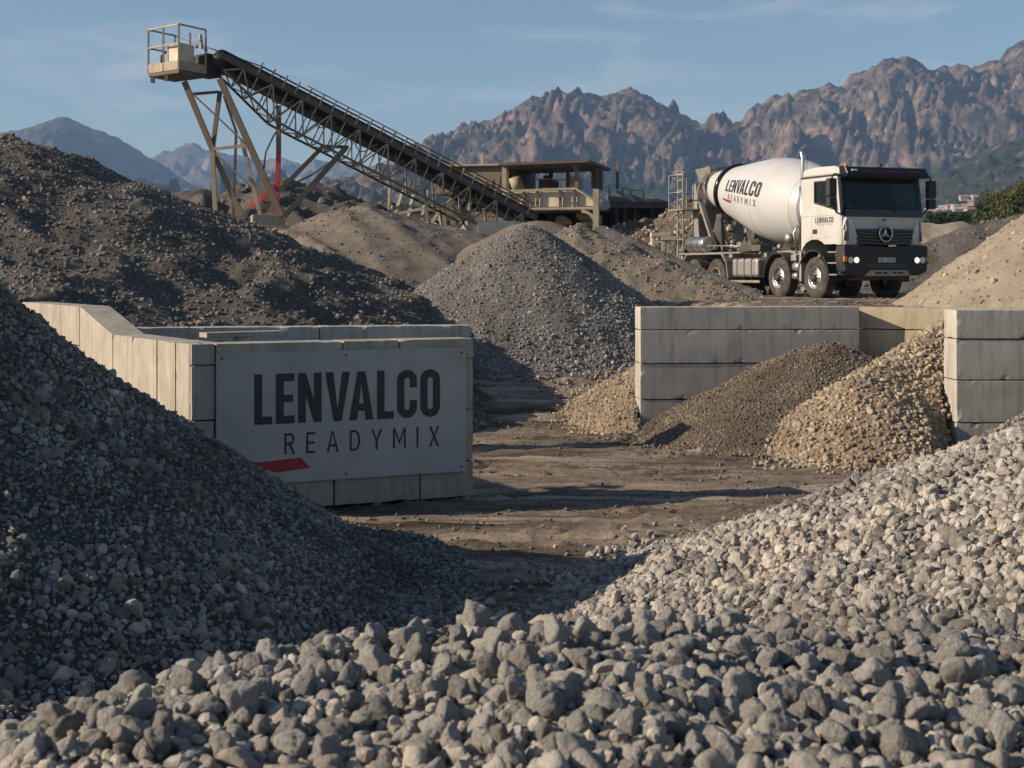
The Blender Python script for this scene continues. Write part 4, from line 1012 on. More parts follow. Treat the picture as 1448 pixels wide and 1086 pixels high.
# bumper: lower front body in black with headlight pockets
m = MB()
prof = [(-1.275, 1.38), (-1.285, 1.0), (-1.25, .72), (-1.0, .62), (1.0, .62), (1.25, .72), (1.285, 1.0), (1.275, 1.38), (.86, 1.40), (0, 1.34), (-.86, 1.40)]
m.prism(prof, -.25, .14, ax='x'); bp_ = m.build('bumper', M_blackp, truck, bevel=.045, seg=3)
m = MB(); m.box(.135, .155, -.62, .62, .80, .93); m.build('intake', M_gloss, bp_, bevel=.02)
m = MB(); m.hexa([(.17, -.70, .60), (.17, .70, .60), (.05, .70, .60), (.05, -.70, .60), (.20, -.52, .755), (.20, .60, .755), (.10, .60, .755), (.10, -.52, .755)]); sk = m.build('skid_plate', M_alu, truck, bevel=.015)
for y0, y1 in ((-.38, -.20), (-.13, -.02), (.16, .26), (.31, .46)):
    m = MB(); m.hexa([(.196, y0, .665), (.196, y1, .665), (.17, y1, .665), (.17, y0, .665), (.203, y0, .705), (.203, y1, .705), (.17, y1, .705), (.17, y0, .705)]); m.build('slot', M_gloss, sk)
for s in (-1, 1):
    m = MB(); m.prism([(s * 1.29, .92), (s * 1.29, 1.12), (s * .80, 1.08), (s * .80, .95), (s * .95, .90)], .10, .158, ax='x'); hl = m.build('headlight', M_gloss, truck, bevel=.01)
    for y, r_, mt in ((1.09, .085, M_lampglass), (.92, .075, M_lit)):
        m = MB(); m.lathe([(0, r_), (.015, r_), (.03, r_ * .75), (.036, .01)], (.145, s * y, 1.01), (1, 0, 0), 20); m.build('lamp', mt, hl)
    m = MB(); m.prism([(s * 1.292, .97), (s * 1.292, 1.11), (s * 1.20, 1.10), (s * 1.21, .98)], .12, .165, ax='x'); m.build('indicator', M_amber, hl)
m = MB(); m.box(.142, .158, -.26, .26, .955, 1.075); pl_ = m.build('number_plate', M_plate, truck, bevel=.004)
# plate characters (thin strokes)
def plate(ch, t=.15):
    if ch == 'C': return .5, rect(0, t, 0, 1) + rect(t, .5, 0, t) + rect(t, .5, 1 - t, 1)
    if ch == 'L': return .45, rect(0, t, 0, 1) + rect(t, .45, 0, t)
    if ch == '7': return .5, rect(0, .5, 1 - t, 1) + [((.5 - t, 1 - t), (.5, 1 - t), (.25, 0), (.25 - t, 0))]
    if ch == '5': return .5, rect(0, .5, 1 - t, 1) + rect(0, t, .5, 1 - t) + rect(t, .5, .5 - t / 2, .5 + t / 2) + rect(.5 - t, .5, t, .5 - t / 2) + rect(0, .5, 0, t)
    if ch == '1': return t, rect(0, t, 0, 1)
    if ch == '0': return .5, rect(0, t, 0, 1) + rect(.5 - t, .5, 0, 1) + rect(t, .5 - t, 0, t) + rect(t, .5 - t, 1 - t, 1)
    if ch == 'A': return .5, rect(0, t, 0, 1 - t) + rect(.5 - t, .5, 0, 1 - t) + rect(0, .5, 1 - t, 1) + rect(t, .5 - t, .4, .4 + t)
    return .25, []
wp, qp = layout('CAL 775 101', plate, .17)
text_mesh(qp, lambda a, b: (.1605, -.235 + a * .47 / wp, .972 + b * .085)).build('plate_number', M_ink, pl_)
# steps and fender behind the bumper corner
for s in (-1, 1):
    for z in (.62, .92, 1.2):
        m = MB(); m.box(-.66, -.26, min(s * .98, s * 1.24), max(s * .98, s * 1.24), z, z + .035); m.build('step', M_alu, truck, bevel=.005)
    m = MB(); m.box(-.70, -.24, min(s * .90, s * .97), max(s * .90, s * .97), .55, 1.42); m.build('step_panel', M_blackp, truck)
def fender(cx, r, s, mt, w=.34, a0=5, a1=175, name='fender', flat=False):
    m = MB(); n = 18; ri = r - .035
    o_ = [(cx + r * math.cos(R(a0 + (a1 - a0) * i / n)), .55 + r * math.sin(R(a0 + (a1 - a0) * i / n))) for i in range(n + 1)]
    i_ = [(cx + ri * math.cos(R(a0 + (a1 - a0) * i / n)), .55 + ri * math.sin(R(a0 + (a1 - a0) * i / n))) for i in range(n + 1)]
    ya, yb = s * 1.25, s * (1.25 - w)
    vs = [(x, ya, z) for x, z in o_] + [(x, ya, z) for x, z in i_] + [(x, yb, z) for x, z in o_] + [(x, yb, z) for x, z in i_]
    k = n + 1; fs = []
    for i in range(n): fs += [(i, i + 1, k + i + 1, k + i), (2 * k + i, 3 * k + i, 3 * k + i + 1, 2 * k + i + 1), (i, 2 * k + i, 2 * k + i + 1, i + 1), (k + i, k + i + 1, 3 * k + i + 1, 3 * k + i)]
    fs += [(0, k, 3 * k, 2 * k), (n, 2 * k + n, 3 * k + n, k + n)]
    m.add(vs, fs, False); return m.build(name, mt, truck)
AX = [-1.34, -3.12, -6.55, -7.92]
# wheels
def wheel_parts(tw, dual=False):
    """axis along -y (outer side), origin at the hub centre, outer face at y = -tw/2"""
    r = .545
    ty = MB(); prof = [(-tw / 2 + .02, .30), (-tw / 2, .36), (-tw / 2, .46), (-tw / 2 + .03, .52), (-tw / 2 + .05, .545), (tw / 2 - .05, .545), (tw / 2 - .03, .52), (tw / 2, .46), (tw / 2, .36), (tw / 2 - .02, .30)]
    ty.lathe(prof, (0, 0, 0), (0, 1, 0), 48, caps=False)
    for k in range(44):      # tread blocks
        a = 2 * math.pi * k / 44
        for y0, y1 in ((-tw / 2 + .045, -.03), (.03, tw / 2 - .045)):
            c, s_ = math.cos(a), math.sin(a); c2, s2 = math.cos(a + .09), math.sin(a + .09)
            ty.add([(c * .54, y0, s_ * .54), (c2 * .54, y0, s2 * .54), (c2 * .54, y1, s2 * .54), (c * .54, y1, s_ * .54), (c * .557, y0, s_ * .557), (c2 * .557, y0, s2 * .557), (c2 * .557, y1, s2 * .557), (c * .557, y1, s_ * .557)],
                   [(4, 5, 6, 7), (0, 1, 5, 4), (1, 2, 6, 5), (2, 3, 7, 6), (3, 0, 4, 7)])
    rm = MB()
    if dual:
        rm.lathe([(-tw / 2 + .02, .30), (-tw / 2 + .0, .285), (-tw / 2 + .03, .27), (-.02, .25), (.02, .16), (.02, .02)], (0, 0, 0), (0, 1, 0), 36, caps=False)
        hb = MB(); hb.lathe([(.02, .14), (-tw / 2 + .02, .12), (-tw / 2 - .02, .07), (-tw / 2 - .02, .0)], (0, 0, 0), (0, 1, 0), 20, caps=False)
    else:
        rm.lathe([(-tw / 2 + .02, .30), (-tw / 2 - .005, .29), (-tw / 2 + .02, .27), (-.08, .255), (-.12, .22), (-.15, .15), (-.15, .02)], (0, 0, 0), (0, 1, 0), 36, caps=False)
        hb = MB(); hb.lathe([(-.15, .105), (-.22, .095), (-.24, .06), (-.24, .0)], (0, 0, 0), (0, 1, 0), 20, caps=False)
    for k in range(10):
        a = 2 * math.pi * (k + .5) / 10; yy = .02 if dual else -.15
        hb.lathe([(0, .017), (-.035, .017), (-.045, .008)], (math.cos(a) * .17, yy, math.sin(a) * .17), (0, 1, 0), 6)
        # hand holes read as dark ovals
    hh = MB()
    for k in range(10):
        a = 2 * math.pi * k / 10
        hh.lathe([(0, .024), (-.006, .024)], (math.cos(a) * .222, (-.115 if not dual else -.0), math.sin(a) * .222), (0, 1, 0), 10)
    return ty, rm, hb, hh
first = {}
for ai, x in enumerate(AX):
    for s in (-1, 1):
        dual = ai >= 2; key = dual
        if key not in first:
            w = empty('wheel', (0, 0, 0), parent=truck)
            ty, rm, hb, hh = wheel_parts(.56 if dual else .34, dual)
            ty.build('tyre', M_rub, w); rm.build('rim', M_steel if dual else M_chrome, w); hb.build('hub', M_blackp if not dual else M_steel, w); hh.build('hand_holes', M_gloss, w)
            first[key] = w
        else: w = copy_tree(first[key], truck)
        w.location = (x, s * (1.03 if not dual else .96), .545)
        w.rotation_euler = (0, random.uniform(0, 3), 0 if s < 0 else math.pi)
        if s > 0: w.rotation_euler = (0, 0, math.pi)
for s in (-1, 1):
    fender(AX[0], .74, s, M_blackp, .38, -8, 178)
    fender(AX[1], .70, s, M_blackp, .36, 0, 180)
    # rear mudguard: a flat-topped pale hoop over both rear axles
    m = MB(); o_ = [(AX[2] + .78, .52), (AX[2] + .66, 1.02), (AX[2] + .36, 1.27), (AX[3] - .40, 1.27), (AX[3] - .70, 1.02), (AX[3] - .80, .62)]
    i_ = [(AX[2] + .74, .52), (AX[2] + .62, 1.0), (AX[2] + .34, 1.23), (AX[3] - .38, 1.23), (AX[3] - .66, 1.0), (AX[3] - .76, .62)]
    k = len(o_); ya, yb = s * 1.25, s * .70
    vs = [(x, ya, z) for x, z in o_] + [(x, ya, z) for x, z in i_] + [(x, yb, z) for x, z in o_] + [(x, yb, z) for x, z in i_]; fs = []
    for i in range(k - 1): fs += [(i, i + 1, k + i + 1, k + i), (2 * k + i, 3 * k + i, 3 * k + i + 1, 2 * k + i + 1), (i, 2 * k + i, 2 * k + i + 1, i + 1), (k + i, k + i + 1, 3 * k + i + 1, 3 * k + i)]
    fs += [(0, k, 3 * k, 2 * k), (k - 1, 3 * k - 1, 4 * k - 1, 2 * k - 1)]
    m.add(vs, fs); m.build('mudguard', M_alu, truck)
# chassis
m = MB()
for s in (-1, 1): m.box(-9.3, -.4, min(s * .36, s * .44), max(s * .36, s * .44), .80, 1.10)
for x in (-2.2, -4.3, -5.4, -7.2, -9.25): m.box(x - .06, x + .06, -.36, .36, .86, 1.06)
m.build('chassis_frame', M_frame, truck, bevel=.008)
m = MB()
for s in (-1, 1): m.box(-9.3, -2.15, min(s * .34, s * .50), max(s * .34, s * .50), 1.105, 1.30)
m.box(-9.3, -8.9, -1.05, 1.05, 1.105, 1.22); m.box(-5.9, -5.7, -1.15, 1.15, 1.12, 1.24); m.box(-3.95, -3.8, -1.15, 1.15, 1.12, 1.24)
m.build('sub_frame', M_steel, truck, bevel=.008)
for x in AX:
    m = MB(); m.tube([(x, -.85, .545), (x, .85, .545)], .07, 12); m.lathe([(-.2, .1), (-.12, .2), (.12, .2), (.2, .1)], (x, 0, .545), (0, 1, 0), 16); m.build('axle', M_frame, truck)
m = MB(); m.box(-1.7, -.45, -.5, .5, .75, 1.45); m.box(-.5, -.1, -.8, .8, .5, .66); m.build('engine_block', M_frame, truck, bevel=.04)
# fuel and air tanks between axle 2 and rear axles
m = MB(); m.box(-5.62, -4.18, -1.22, -.62, .56, 1.10); tk = m.build('fuel_tank', M_alu, truck, bevel=.09, seg=4)
for x in (-5.3, -4.9, -4.5):
    m = MB(); m.frame([(-1.232, .548), (-1.232, 1.112), (-.61, 1.112), (-.61, .548)], [(-1.2, .58), (-1.2, 1.08), (-.64, 1.08), (-.64, .58)], x - .03, x + .03, ax='x'); m.build('strap', M_frame, tk, bevel=.02)
m = MB(); m.box(-5.60, -4.2, .62, 1.22, .56, 1.10); m.build('fuel_tank', M_alu, truck, bevel=.09, seg=4)
for s in (-1, 1):
    m = MB(); m.box(-5.75, -4.05, min(s * 1.20, s * 1.235), max(s * 1.20, s * 1.235), .40, .475); gd = m.build('side_guard', M_alu, truck, bevel=.008)
    m = MB()
    for x in (-5.7, -5.0, -4.3): m.box(x, x + .16, min(s * 1.236, s * 1.24), max(s * 1.236, s * 1.24), .415, .46)
    m.build('reflector', M_amber, gd)
m = MB(); m.tube([(-2.15, -1.05, .85), (-2.45, -1.05, .85)], .13, 16); m.tube([(-2.18, -1.12, .60), (-2.42, -1.12, .60)], .09, 16); m.build('air_tank', M_alu, truck)
m = MB(); m.box(-2.42, -2.18, -1.24, -1.0, 1.0, 1.17); m.box(-2.02, -1.92, -1.24, -.95, .45, 1.22); m.build('battery_box', M_alu, truck, bevel=.02)
# exhaust stack with heat shield
m = MB(); m.tube([(-2.10, -1.06, 1.1), (-2.10, -1.06, 3.75), (-2.14, -1.06, 3.88), (-2.22, -1.06, 3.96)], .055, 14); ex = m.build('exhaust_stack', M_chrome, truck)
m = MB(); m.tube([(-2.10, -1.06, 1.5), (-2.10, -1.06, 3.0)], .10, 16); m.build('heat_shield', M_chrome, ex)
m = MB(); m.tube([(-2.05, .95, 1.1), (-2.05, .95, 3.5)], .07, 12); m.box(-2.3, -2.0, .3, .9, 1.4, 3.0); m.build('air_intake', M_blackp, truck, bevel=.03)
m = MB(); m.tube([(-2.0, -1.0, 3.3), (-2.0, -1.0, 4.0)], .008, 6); m.build('aerial', M_blackp, truck)
# mirrors
for s in (-1, 1):
    m = MB(); y = s * 1.50
    m.box(-.16, .02, min(s * 1.40, s * 1.64), max(s * 1.40, s * 1.64), 2.62, 3.08); mr_ = m.build('mirror', M_blackp, truck, bevel=.035, seg=3)
    m = MB(); m.box(-.16, .02, min(s * 1.41, s * 1.63), max(s * 1.41, s * 1.63), 2.34, 2.60); m.build('lower_mirror', M_blackp, mr_, bevel=.035, seg=3)
    m = MB(); m.tube([(-.15, s * 1.2, 3.16), (-.06, s * 1.42, 3.19), (-.06, s * 1.5, 3.14), (-.06, s * 1.5, 3.06)], .026, 8); m.tube([(-.22, s * 1.2, 2.2), (-.12, s * 1.33, 2.22), (-.08, s * 1.44, 2.36)], .026, 8); m.build('arm', M_blackp, mr_)
    m = MB(); m.box(-.163, -.158, min(s * 1.42, s * 1.62), max(s * 1.42, s * 1.62), 2.65, 3.05); m.build('mirror_glass', M_chrome, mr_)
# small lettering on the doors
def door_map(s):
    if s < 0: return lambda a, b: (-1.28 + a, -(HW + .0085), b)
    return lambda a, b: (-.35 - a, HW + .0085, b)
for s in (-1, 1):
    f = door_map(s)
    text_mesh(QL, lambda a, b: f(a * .84 / WL + .03, 1.98 + b * .145)).build('company_name', M_ink, truck)
    text_mesh(QR, lambda a, b: f(.10 + a * .72 / WR, 1.915 + b * .045)).build('lettering', M_ink, truck)

# drum
D0 = Vector((-2.45, 0, 2.44)); DA = Vector((-1, 0, .145)).normalized()
PR = [(0, 0), (.03, .45), (.10, .78), (.20, .92), (.45, 1.03), (1.55, 1.215), (2.25, 1.225), (2.75, 1.18), (4.75, .80), (5.0, .755), (5.75, .60), (5.95, .56)]
def prof_r(t):
    for (t0, r0), (t1, r1) in zip(PR[:-1], PR[1:]):
        if t <= t1: return r0 + (r1 - r0) * (t - t0) / (t1 - t0)
    return PR[-1][1]
m = MB(); m.lathe(PR, D0, DA, 72, caps=False); drum = m.build('drum', M_drum, truck)
es = drum.modifiers.new('edge', 'EDGE_SPLIT'); es.split_angle = R(13)
for t in (.45, 2.2, 3.8):
    m = MB(); rr = prof_r(t); m.lathe([(t - .012, rr - .01), (t - .008, rr + .006), (t + .008, rr + .006), (t + .012, rr - .01)], D0, DA, 72, caps=False); m.build('weld_seam', M_drum, drum)
m = MB(); m.lathe([(4.80, .78), (4.80, .87), (4.93, .87), (4.93, .74)], D0, DA, 64, caps=False); m.build('roller_ring', M_gloss, drum)
m = MB(); m.lathe([(5.90, .57), (5.92, .63), (6.02, .63), (6.02, .50), (5.6, .45)], D0, DA, 48, caps=False); m.build('drum_mouth', M_steel, drum)
def drum_pt(t, ang, off=.006):
    """ang measured from the horizontal on the right side, positive up"""
    a = Vector((0, -1, 0)); b = DA.cross(a); b = b if b.z > 0 else -b
    r = prof_r(t) + off
    return tuple(D0 + DA * t + (a * math.cos(ang) + b * math.sin(ang)) * r)
LT0, LW = 4.12, 2.42      # lettering runs from the rear towards the cab
text_mesh(QL, lambda a, b: drum_pt(LT0 - a * LW / WL, (.10 + b * .40) / 1.1), 3, 4).build('company_name', M_ink, drum)
text_mesh(QR, lambda a, b: drum_pt(LT0 - .28 - a * 2.0 / WR, (-.15 + b * .18) / 1.1), 3, 3).build('lettering', M_ink, drum)
text_mesh(BAR, lambda a, b: drum_pt(LT0 + .25 - a * .62, (-.20 + b * .10) / 1.0), 6, 3).build('red_bar', M_red, drum)
# drum drive at the front and rear pedestal
m = MB(); m.prism([(-2.2, 1.30), (-2.25, 2.75), (-2.45, 2.75), (-2.75, 1.30)], -.45, .45); m.build('front_pedestal', M_frame, truck, bevel=.02)
m = MB()
for s in (-1, 1):
    m.hexa([(-7.35, s * .55, 1.25), (-7.35, s * .42, 1.25), (-8.2, s * .42, 1.25), (-8.2, s * .55, 1.25), (-7.15, s * .72, 2.45), (-7.15, s * .6, 2.45), (-7.4, s * .6, 2.45), (-7.4, s * .72, 2.45)])
m.box(-7.42, -7.12, -.72, .72, 2.30, 2.46)
m.build('rear_pedestal', M_frame, truck, bevel=.02)
for s in (-1, 1):
    m = MB(); c_ = D0 + DA * 4.87; m.lathe([(-.1, .12), (.1, .12)], (c_.x, s * .50, c_.z - .86), DA, 16); m.build('roller', M_steel, truck)
# discharge gantry, hopper, chute
m = MB()
for s in (-1, 1):
    m.hexa([(-8.3, s * .80, 1.25), (-8.3, s * .72, 1.25), (-8.7, s * .72, 1.25), (-8.7, s * .80, 1.25), (-8.55, s * .80, 3.45), (-8.55, s * .72, 3.45), (-8.8, s * .72, 3.45), (-8.8, s * .80, 3.45)])
    m.beam((-8.35, s * .76, 2.9), (-7.4, s * .74, 1.4), .14, .10)
m.box(-8.75, -8.55, -.72, .72, 2.6, 2.75)
m.build('discharge_gantry', M_steel, truck, bevel=.01)
m = MB(); o_ = [(-8.35, -.42), (-9.2, -.62), (-9.2, .62), (-8.35, .42)]
m.hexa([(-8.5, -.28, 3.05), (-8.9, -.28, 3.0), (-8.9, .28, 3.0), (-8.5, .28, 3.05), (-8.25, -.48, 3.98), (-9.15, -.52, 3.93), (-9.15, .52, 3.93), (-8.25, .48, 3.98)])
m.build('hopper', M_steel, truck, bevel=.02)
m = MB(); n = 14
arcq = [(Vector((-8.52, 0, 3.02)) + Vector((0, math.cos(R(200 + 140 * i / n)) * .42, math.sin(R(200 + 140 * i / n)) * .42))) for i in range(n + 1)]
vs = [tuple(p) for p in arcq] + [tuple(p * 1 + Vector((-.9, -.25, -1.0))) for p in arcq] + [tuple(p + Vector((0, 0, .03))) for p in arcq] + [tuple(p + Vector((-.9, -.25, -.97))) for p in arcq]
k = n + 1; fs = []
for i in range(n): fs += [(i, i + 1, k + i + 1, k + i), (2 * k + i, 3 * k + i, 3 * k + i + 1, 2 * k + i + 1)]
m.add(vs, fs, True); m.build('chute', M_steel, truck)
# curved guard pipes round the drum mouth
for dx in (0, .16):
    m = MB(); m.tube([Vector((-8.3 - dx, math.cos(R(a)) * .78, 3.1 + math.sin(R(a)) * .80)) for a in range(-25, 206, 11)], .035, 8); m.build('guard_hoop', M_steel, truck)
# ladder and platform at the rear, near side
m = MB()
for x in (-9.12, -8.78):
    m.beam((x, -1.12, .95), (x, -1.12, 3.85), .04, .04)
for i in range(9): m.beam((-9.12, -1.12, 1.1 + .31 * i), (-8.78, -1.12, 1.1 + .31 * i), .028, .028)
m.build('ladder', M_alu, truck)
m = MB(); m.box(-9.35, -8.4, -1.35, -.66, 2.62, 2.66); pf = m.build('platform', M_alu, truck)
m = MB()
for x, y in ((-9.33, -1.33), (-8.42, -1.33), (-9.33, -.7)): m.beam((x, y, 2.64), (x, y, 3.72), .035, .035)
for z in (3.18, 3.72): m.tube([(-8.42, -1.33, z), (-9.33, -1.33, z), (-9.33, -.7, z)], .02, 6)
m.build('railing', M_alu, pf)
# water tank and equipment on the near side of the rear deck
m = MB(); m.tube([(-8.62, -.92, 1.55), (-7.5, -.92, 1.55)], .24, 24); wt_ = m.build('water_tank', M_chrome, truck, bevel=.03)
for x in (-8.25, -7.85):
    m = MB(); m.tube([(x, -.92, 1.55), (x + .04, -.92, 1.55)], .25, 24); m.build('band', M_frame, wt_)
m = MB(); m.box(-7.4, -5.2, -1.18, -.60, 1.245, 1.29); m.box(-8.9, -7.4, -1.22, -.60, 1.245, 1.29); m.build('deck_plate', M_alu, truck)
m = MB(); m.tube([(-7.2, -1.15, 1.29), (-7.2, -1.15, 1.50), (-5.4, -1.15, 1.46), (-5.4, -1.15, 1.29)], .016, 6); m.tube([(-6.3, -1.15, 1.29), (-6.3, -1.15, 1.48)], .016, 6); m.build('hand_rail', M_alu, truck)
m = MB(); m.lathe([(-.2, .16), (.1, .22), (.2, .1)], (-5.05, -.8, 1.45), (0, 1, 0), 20); m.box(-4.9, -4.4, -1.0, -.6, 1.30, 1.48); m.build('pump', M_frame, truck, bevel=.02)
m = MB(); m.lathe([(0, .13), (.12, .13), (.16, .05)], (-2.5, -1.18, 1.62), (0, -1, 0), 20); m.tube([(-2.45, -1.0, 1.3), (-2.5, -1.1, 1.6)], .05, 8); m.build('air_filter', M_alu, truck)
m = MB(); m.tube([(-2.25, -1.15, 1.2), (-2.3, -1.22, 1.75), (-2.2, -1.15, 1.95), (-2.15, -1.05, 1.75)], .035, 8); m.build('air_hose', M_chrome, truck)
m = MB(); m.box(-9.4, -9.28, -1.15, 1.15, .62, .80); m.build('rear_bumper', M_frame, truck, bevel=.01)
for s in (-1, 1):
    m = MB(); m.box(-9.42, -9.35, min(s * .85, s * 1.15), max(s * .85, s * 1.15), .86, 1.0); m.build('tail_light', M_red, truck)
# ------------------------------------------------------------------ conveyor
M_rust = simple('weathered_steel', (.17, .145, .115), .7, .15, dirt=(.20, .11, .06), dscale=2.2, damt=.8, bump=.2, bscale=20)
M_rustd = simple('dusty_dark_steel', (.085, .075, .065), .75, .1, dirt=(.17, .12, .08), dscale=2.5, damt=.7)
M_dust = simple('dusty_pale_steel', (.36, .31, .24), .7, .1, dirt=(.18, .13, .09), dscale=2.0, damt=.7)
M_belt = simple('belt_rubber', (.014, .015, .017), .5, dirt=(.05, .045, .04), dscale=3, damt=.4)
M_orange = simple('orange_roller', (.42, .15, .06), .6, dirt=(.12, .08, .05), dscale=9, damt=.7)
M_redst = simple('red_steel', (.45, .035, .05), .55, dirt=(.2, .06, .05), dscale=3, damt=.5)
M_panel = simple('cream_panel', (.60, .53, .41), .7, dirt=(.26, .20, .14), dscale=1.3, damt=.75)
M_mesh = simple('tan_sheeting', (.20, .165, .115), .9, dirt=(.11, .09, .065), dscale=1.5, damt=.8, bump=.5, bscale=9)
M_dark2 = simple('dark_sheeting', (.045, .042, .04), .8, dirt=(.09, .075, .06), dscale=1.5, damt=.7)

H0 = at(318, 92, 46); T0 = at(748, 314, 49.5)      # belt line: head and tail
AXC = (T0 - H0); LC = AXC.length; AXC.normalize()
SIDE = AXC.cross(Vector((0, 0, 1))).normalized()
if SIDE.y > 0: SIDE = -SIDE                           # toward the camera
UPC = SIDE.cross(AXC); UPC = UPC if UPC.z > 0 else -UPC
conv = empty('conveyor', (H0.x, H0.y, g1(H0.x, H0.y))); CO = Vector(conv.location)
tag(conv, 'long inclined belt conveyor on a splayed steel trestle, head end high against the sky', 'conveyor')
def cp(s, side, up): return H0 + AXC * s + SIDE * side + UPC * up - CO
def W(px, py, d): return at(px, py, d) - CO
HWD = .62
# belt: carrying run and return run, with the loop round the head drum
m = MB(); n = 12
for side0, side1 in ((-.5, .5),):
    top = [cp(s, 0, .30) for s in (0, LC)]
    m.hexa([cp(-.2, -.5, .20), cp(LC, -.5, .20), cp(LC, .5, .20), cp(-.2, .5, .20), cp(-.2, -.5, .34), cp(LC, -.5, .34), cp(LC, .5, .34), cp(-.2, .5, .34)])
    m.hexa([cp(-.2, -.5, -.22), cp(LC, -.5, -.22), cp(LC, .5, -.22), cp(-.2, .5, -.22), cp(-.2, -.5, -.19), cp(LC, -.5, -.19), cp(LC, .5, -.19), cp(-.2, .5, -.19)])
m.lathe([(-.5, .28), (.5, .28)], cp(-.2, 0, .06), SIDE, 28)
m.build('belt', M_belt, conv)
# stringers and truss chords
m = MB()
for s in (-HWD, HWD): m.beam(cp(-.3, s, .12), cp(LC, s, .12), .07, .20, UPC)
m.build('stringer', M_rustd, conv)
TD = lambda s: -.28 - .72 * min(1, s / 2.2)        # truss depth
m = MB()
NB = 22; ss = [LC * i / NB for i in range(NB + 1)]
for s in (-HWD, HWD):
    for a, b in zip(ss[:-1], ss[1:]):
        m.beam(cp(a, s, TD(a)), cp(b, s, TD(b)), .07, .07, UPC)
    m.build('lower_chord', M_rust, conv)
m = MB()
for side in (-HWD, HWD):
    for i, (a, b) in enumerate(zip(ss[:-1], ss[1:])):
        p_, q_2 = (cp(a, side, .05), cp(b, side, TD(b))) if i % 2 else (cp(a, side, TD(a)), cp(b, side, .05))
        m.beam(p_, q_2, .045, .045, UPC); m.beam(cp(b, side, .05), cp(b, side, TD(b)), .04, .04, UPC)
for i, (a, b) in enumerate(zip(ss[:-1], ss[1:])):
    m.beam(cp(b, -HWD, TD(b)), cp(b, HWD, TD(b)), .04, .04, UPC)
    m.beam(cp(a, -HWD if i % 2 else HWD, TD(a)), cp(b, HWD if i % 2 else -HWD, TD(b)), .035, .035, UPC)
m.build('lacing', M_dust, conv)
# rollers' brackets seen against the belt, and the handrail above them
for i in range(24):
    s = 1.0 + i * (LC - 1.4) / 23
    m = MB(); m.beam(cp(s, HWD + .02, .10), cp(s, HWD + .02, .52), .05, .05, AXC); m.build('roller_bracket', M_orange if i % 3 == 1 else M_dust, conv)
for sd, hh in ((-HWD - .35, .72),):
    m = MB()
    for i in range(16):
        s = 1.2 + i * (LC - 1.6) / 15; m.beam(cp(s, sd, .0), cp(s, sd, hh), .035, .035, AXC)
    m.tube([cp(1.0, sd, .5), cp(1.2, sd, hh), cp(LC - .2, sd, hh)], .03, 8); m.build('handrail', M_rustd, conv)
m = MB(); m.tube([cp(2.6, HWD + .04, .52), cp(LC - .3, HWD + .04, .52)], .02, 6); m.build('cover_rail', M_rustd, conv)
# hanging cables
rgc = random.Random(4)
for i in range(9):
    s = 1.5 + i * 1.55
    m = MB(); m.tube([cp(s + .9 * k / 6, HWD + .05, -.12 - .5 * math.sin(math.pi * k / 6) * rgc.uniform(.6, 1.1)) for k in range(7)], .02, 6); m.build('cable', M_rust, conv)
# head platform
PD = 45.2
pw0, pw1, pn = W(210, 104, 46.3), W(253, 97.5, 44.9), W(291, 105, 45.6)
pf4 = pw0 + (pn - pw1)
m = MB(); dz = Vector((0, 0, -.12)); up = Vector((0, 0, 1))
base4 = [pw0, pw1, pn, pf4]
m.hexa([p + dz - up * .0 for p in base4] + [p for p in base4]); plat = m.build('head_platform', M_rustd, conv, bevel=.01)
m = MB()
for a, b in ((0, 1), (1, 2), (2, 3), (3, 0)): m.beam(base4[a] + up * .14, base4[b] + up * .14, .03, .28)
m.build('toe_board', M_dust, plat)
m = MB(); RH = 1.42
for p in base4 + [(base4[0] + base4[1]) / 2, (base4[2] + base4[3]) / 2]: m.beam(p, p + up * RH, .055, .055, (1, 0, 0))
for h in (RH, .82):
    m.beam(base4[0] + up * h, base4[1] + up * h, .05, .05)
m.beam(base4[1] + up * RH, base4[2] + up * RH, .05, .05); m.beam(base4[3] + up * RH, base4[0] + up * RH, .05, .05); m.beam(base4[0] + up * .82, base4[3] + up * .82, .05, .05)
m.tube([base4[3] + up * RH, cp(1.2, -HWD - .35, .72)], .025, 8)
m.build('railing', M_dust, plat)
e1 = (pw1 - pw0).normalized(); e2 = (pn - pw1).normalized()
def bx3(o, l1, l2, h, z): a = o + up * z; return [a, a + e1 * l1, a + e1 * l1 + e2 * l2, a + e2 * l2] + [a + up * h, a + e1 * l1 + up * h, a + e1 * l1 + e2 * l2 + up * h, a + e2 * l2 + up * h]
LW1 = (pw1 - pw0).length
m = MB(); m.hexa(bx3(pw0 + e1 * (LW1 * .50) + e2 * .12, LW1 * .42, .55, .86, .02)); m.build('drive_cover', M_panel, plat, bevel=.03)
m = MB(); m.hexa(bx3(pw0 + e1 * (LW1 * .55) + e2 * 1.1, LW1 * .4, .55, .72, .0)); m.lathe([(0, .17), (.5, .17)], pw0 + e1 * (LW1 * .6) + e2 * 1.1 + up * .55, e2, 16); m.build('gearbox', M_dark2, plat, bevel=.03)
m = MB(); m.tube([pw0 + e1 * .3 + e2 * .3 + up * .03, pw0 + e1 * .3 + e2 * .3 + up * .62, pw0 + e1 * .7 + e2 * .3 + up * .7], .035, 8); m.build('lamp_bracket', M_rust, plat)
m = MB(); m.beam(pw1 + e2 * .85 + up * .8, pw1 + e2 * .85 + up * 1.25 + e1 * -.1, .09, .06); m.lathe([(0, .06), (.06, .06)], pw1 + e2 * .65 + up * .82, (0, -1, 0), 12); m.lathe([(0, .06), (.06, .06)], pw1 + e2 * 1.0 + up * .78, (0, -1, 0), 12); m.build('mast', M_dust, plat)
m = MB()
for k in (.12, .5): m.beam(pw0 + e1 * LW1 * k * 2 * .6 - up * .1, pw0 + e1 * LW1 * k * 2 * .6 - up * .32, .12, .12)
m.build('bracket', M_rust, plat)
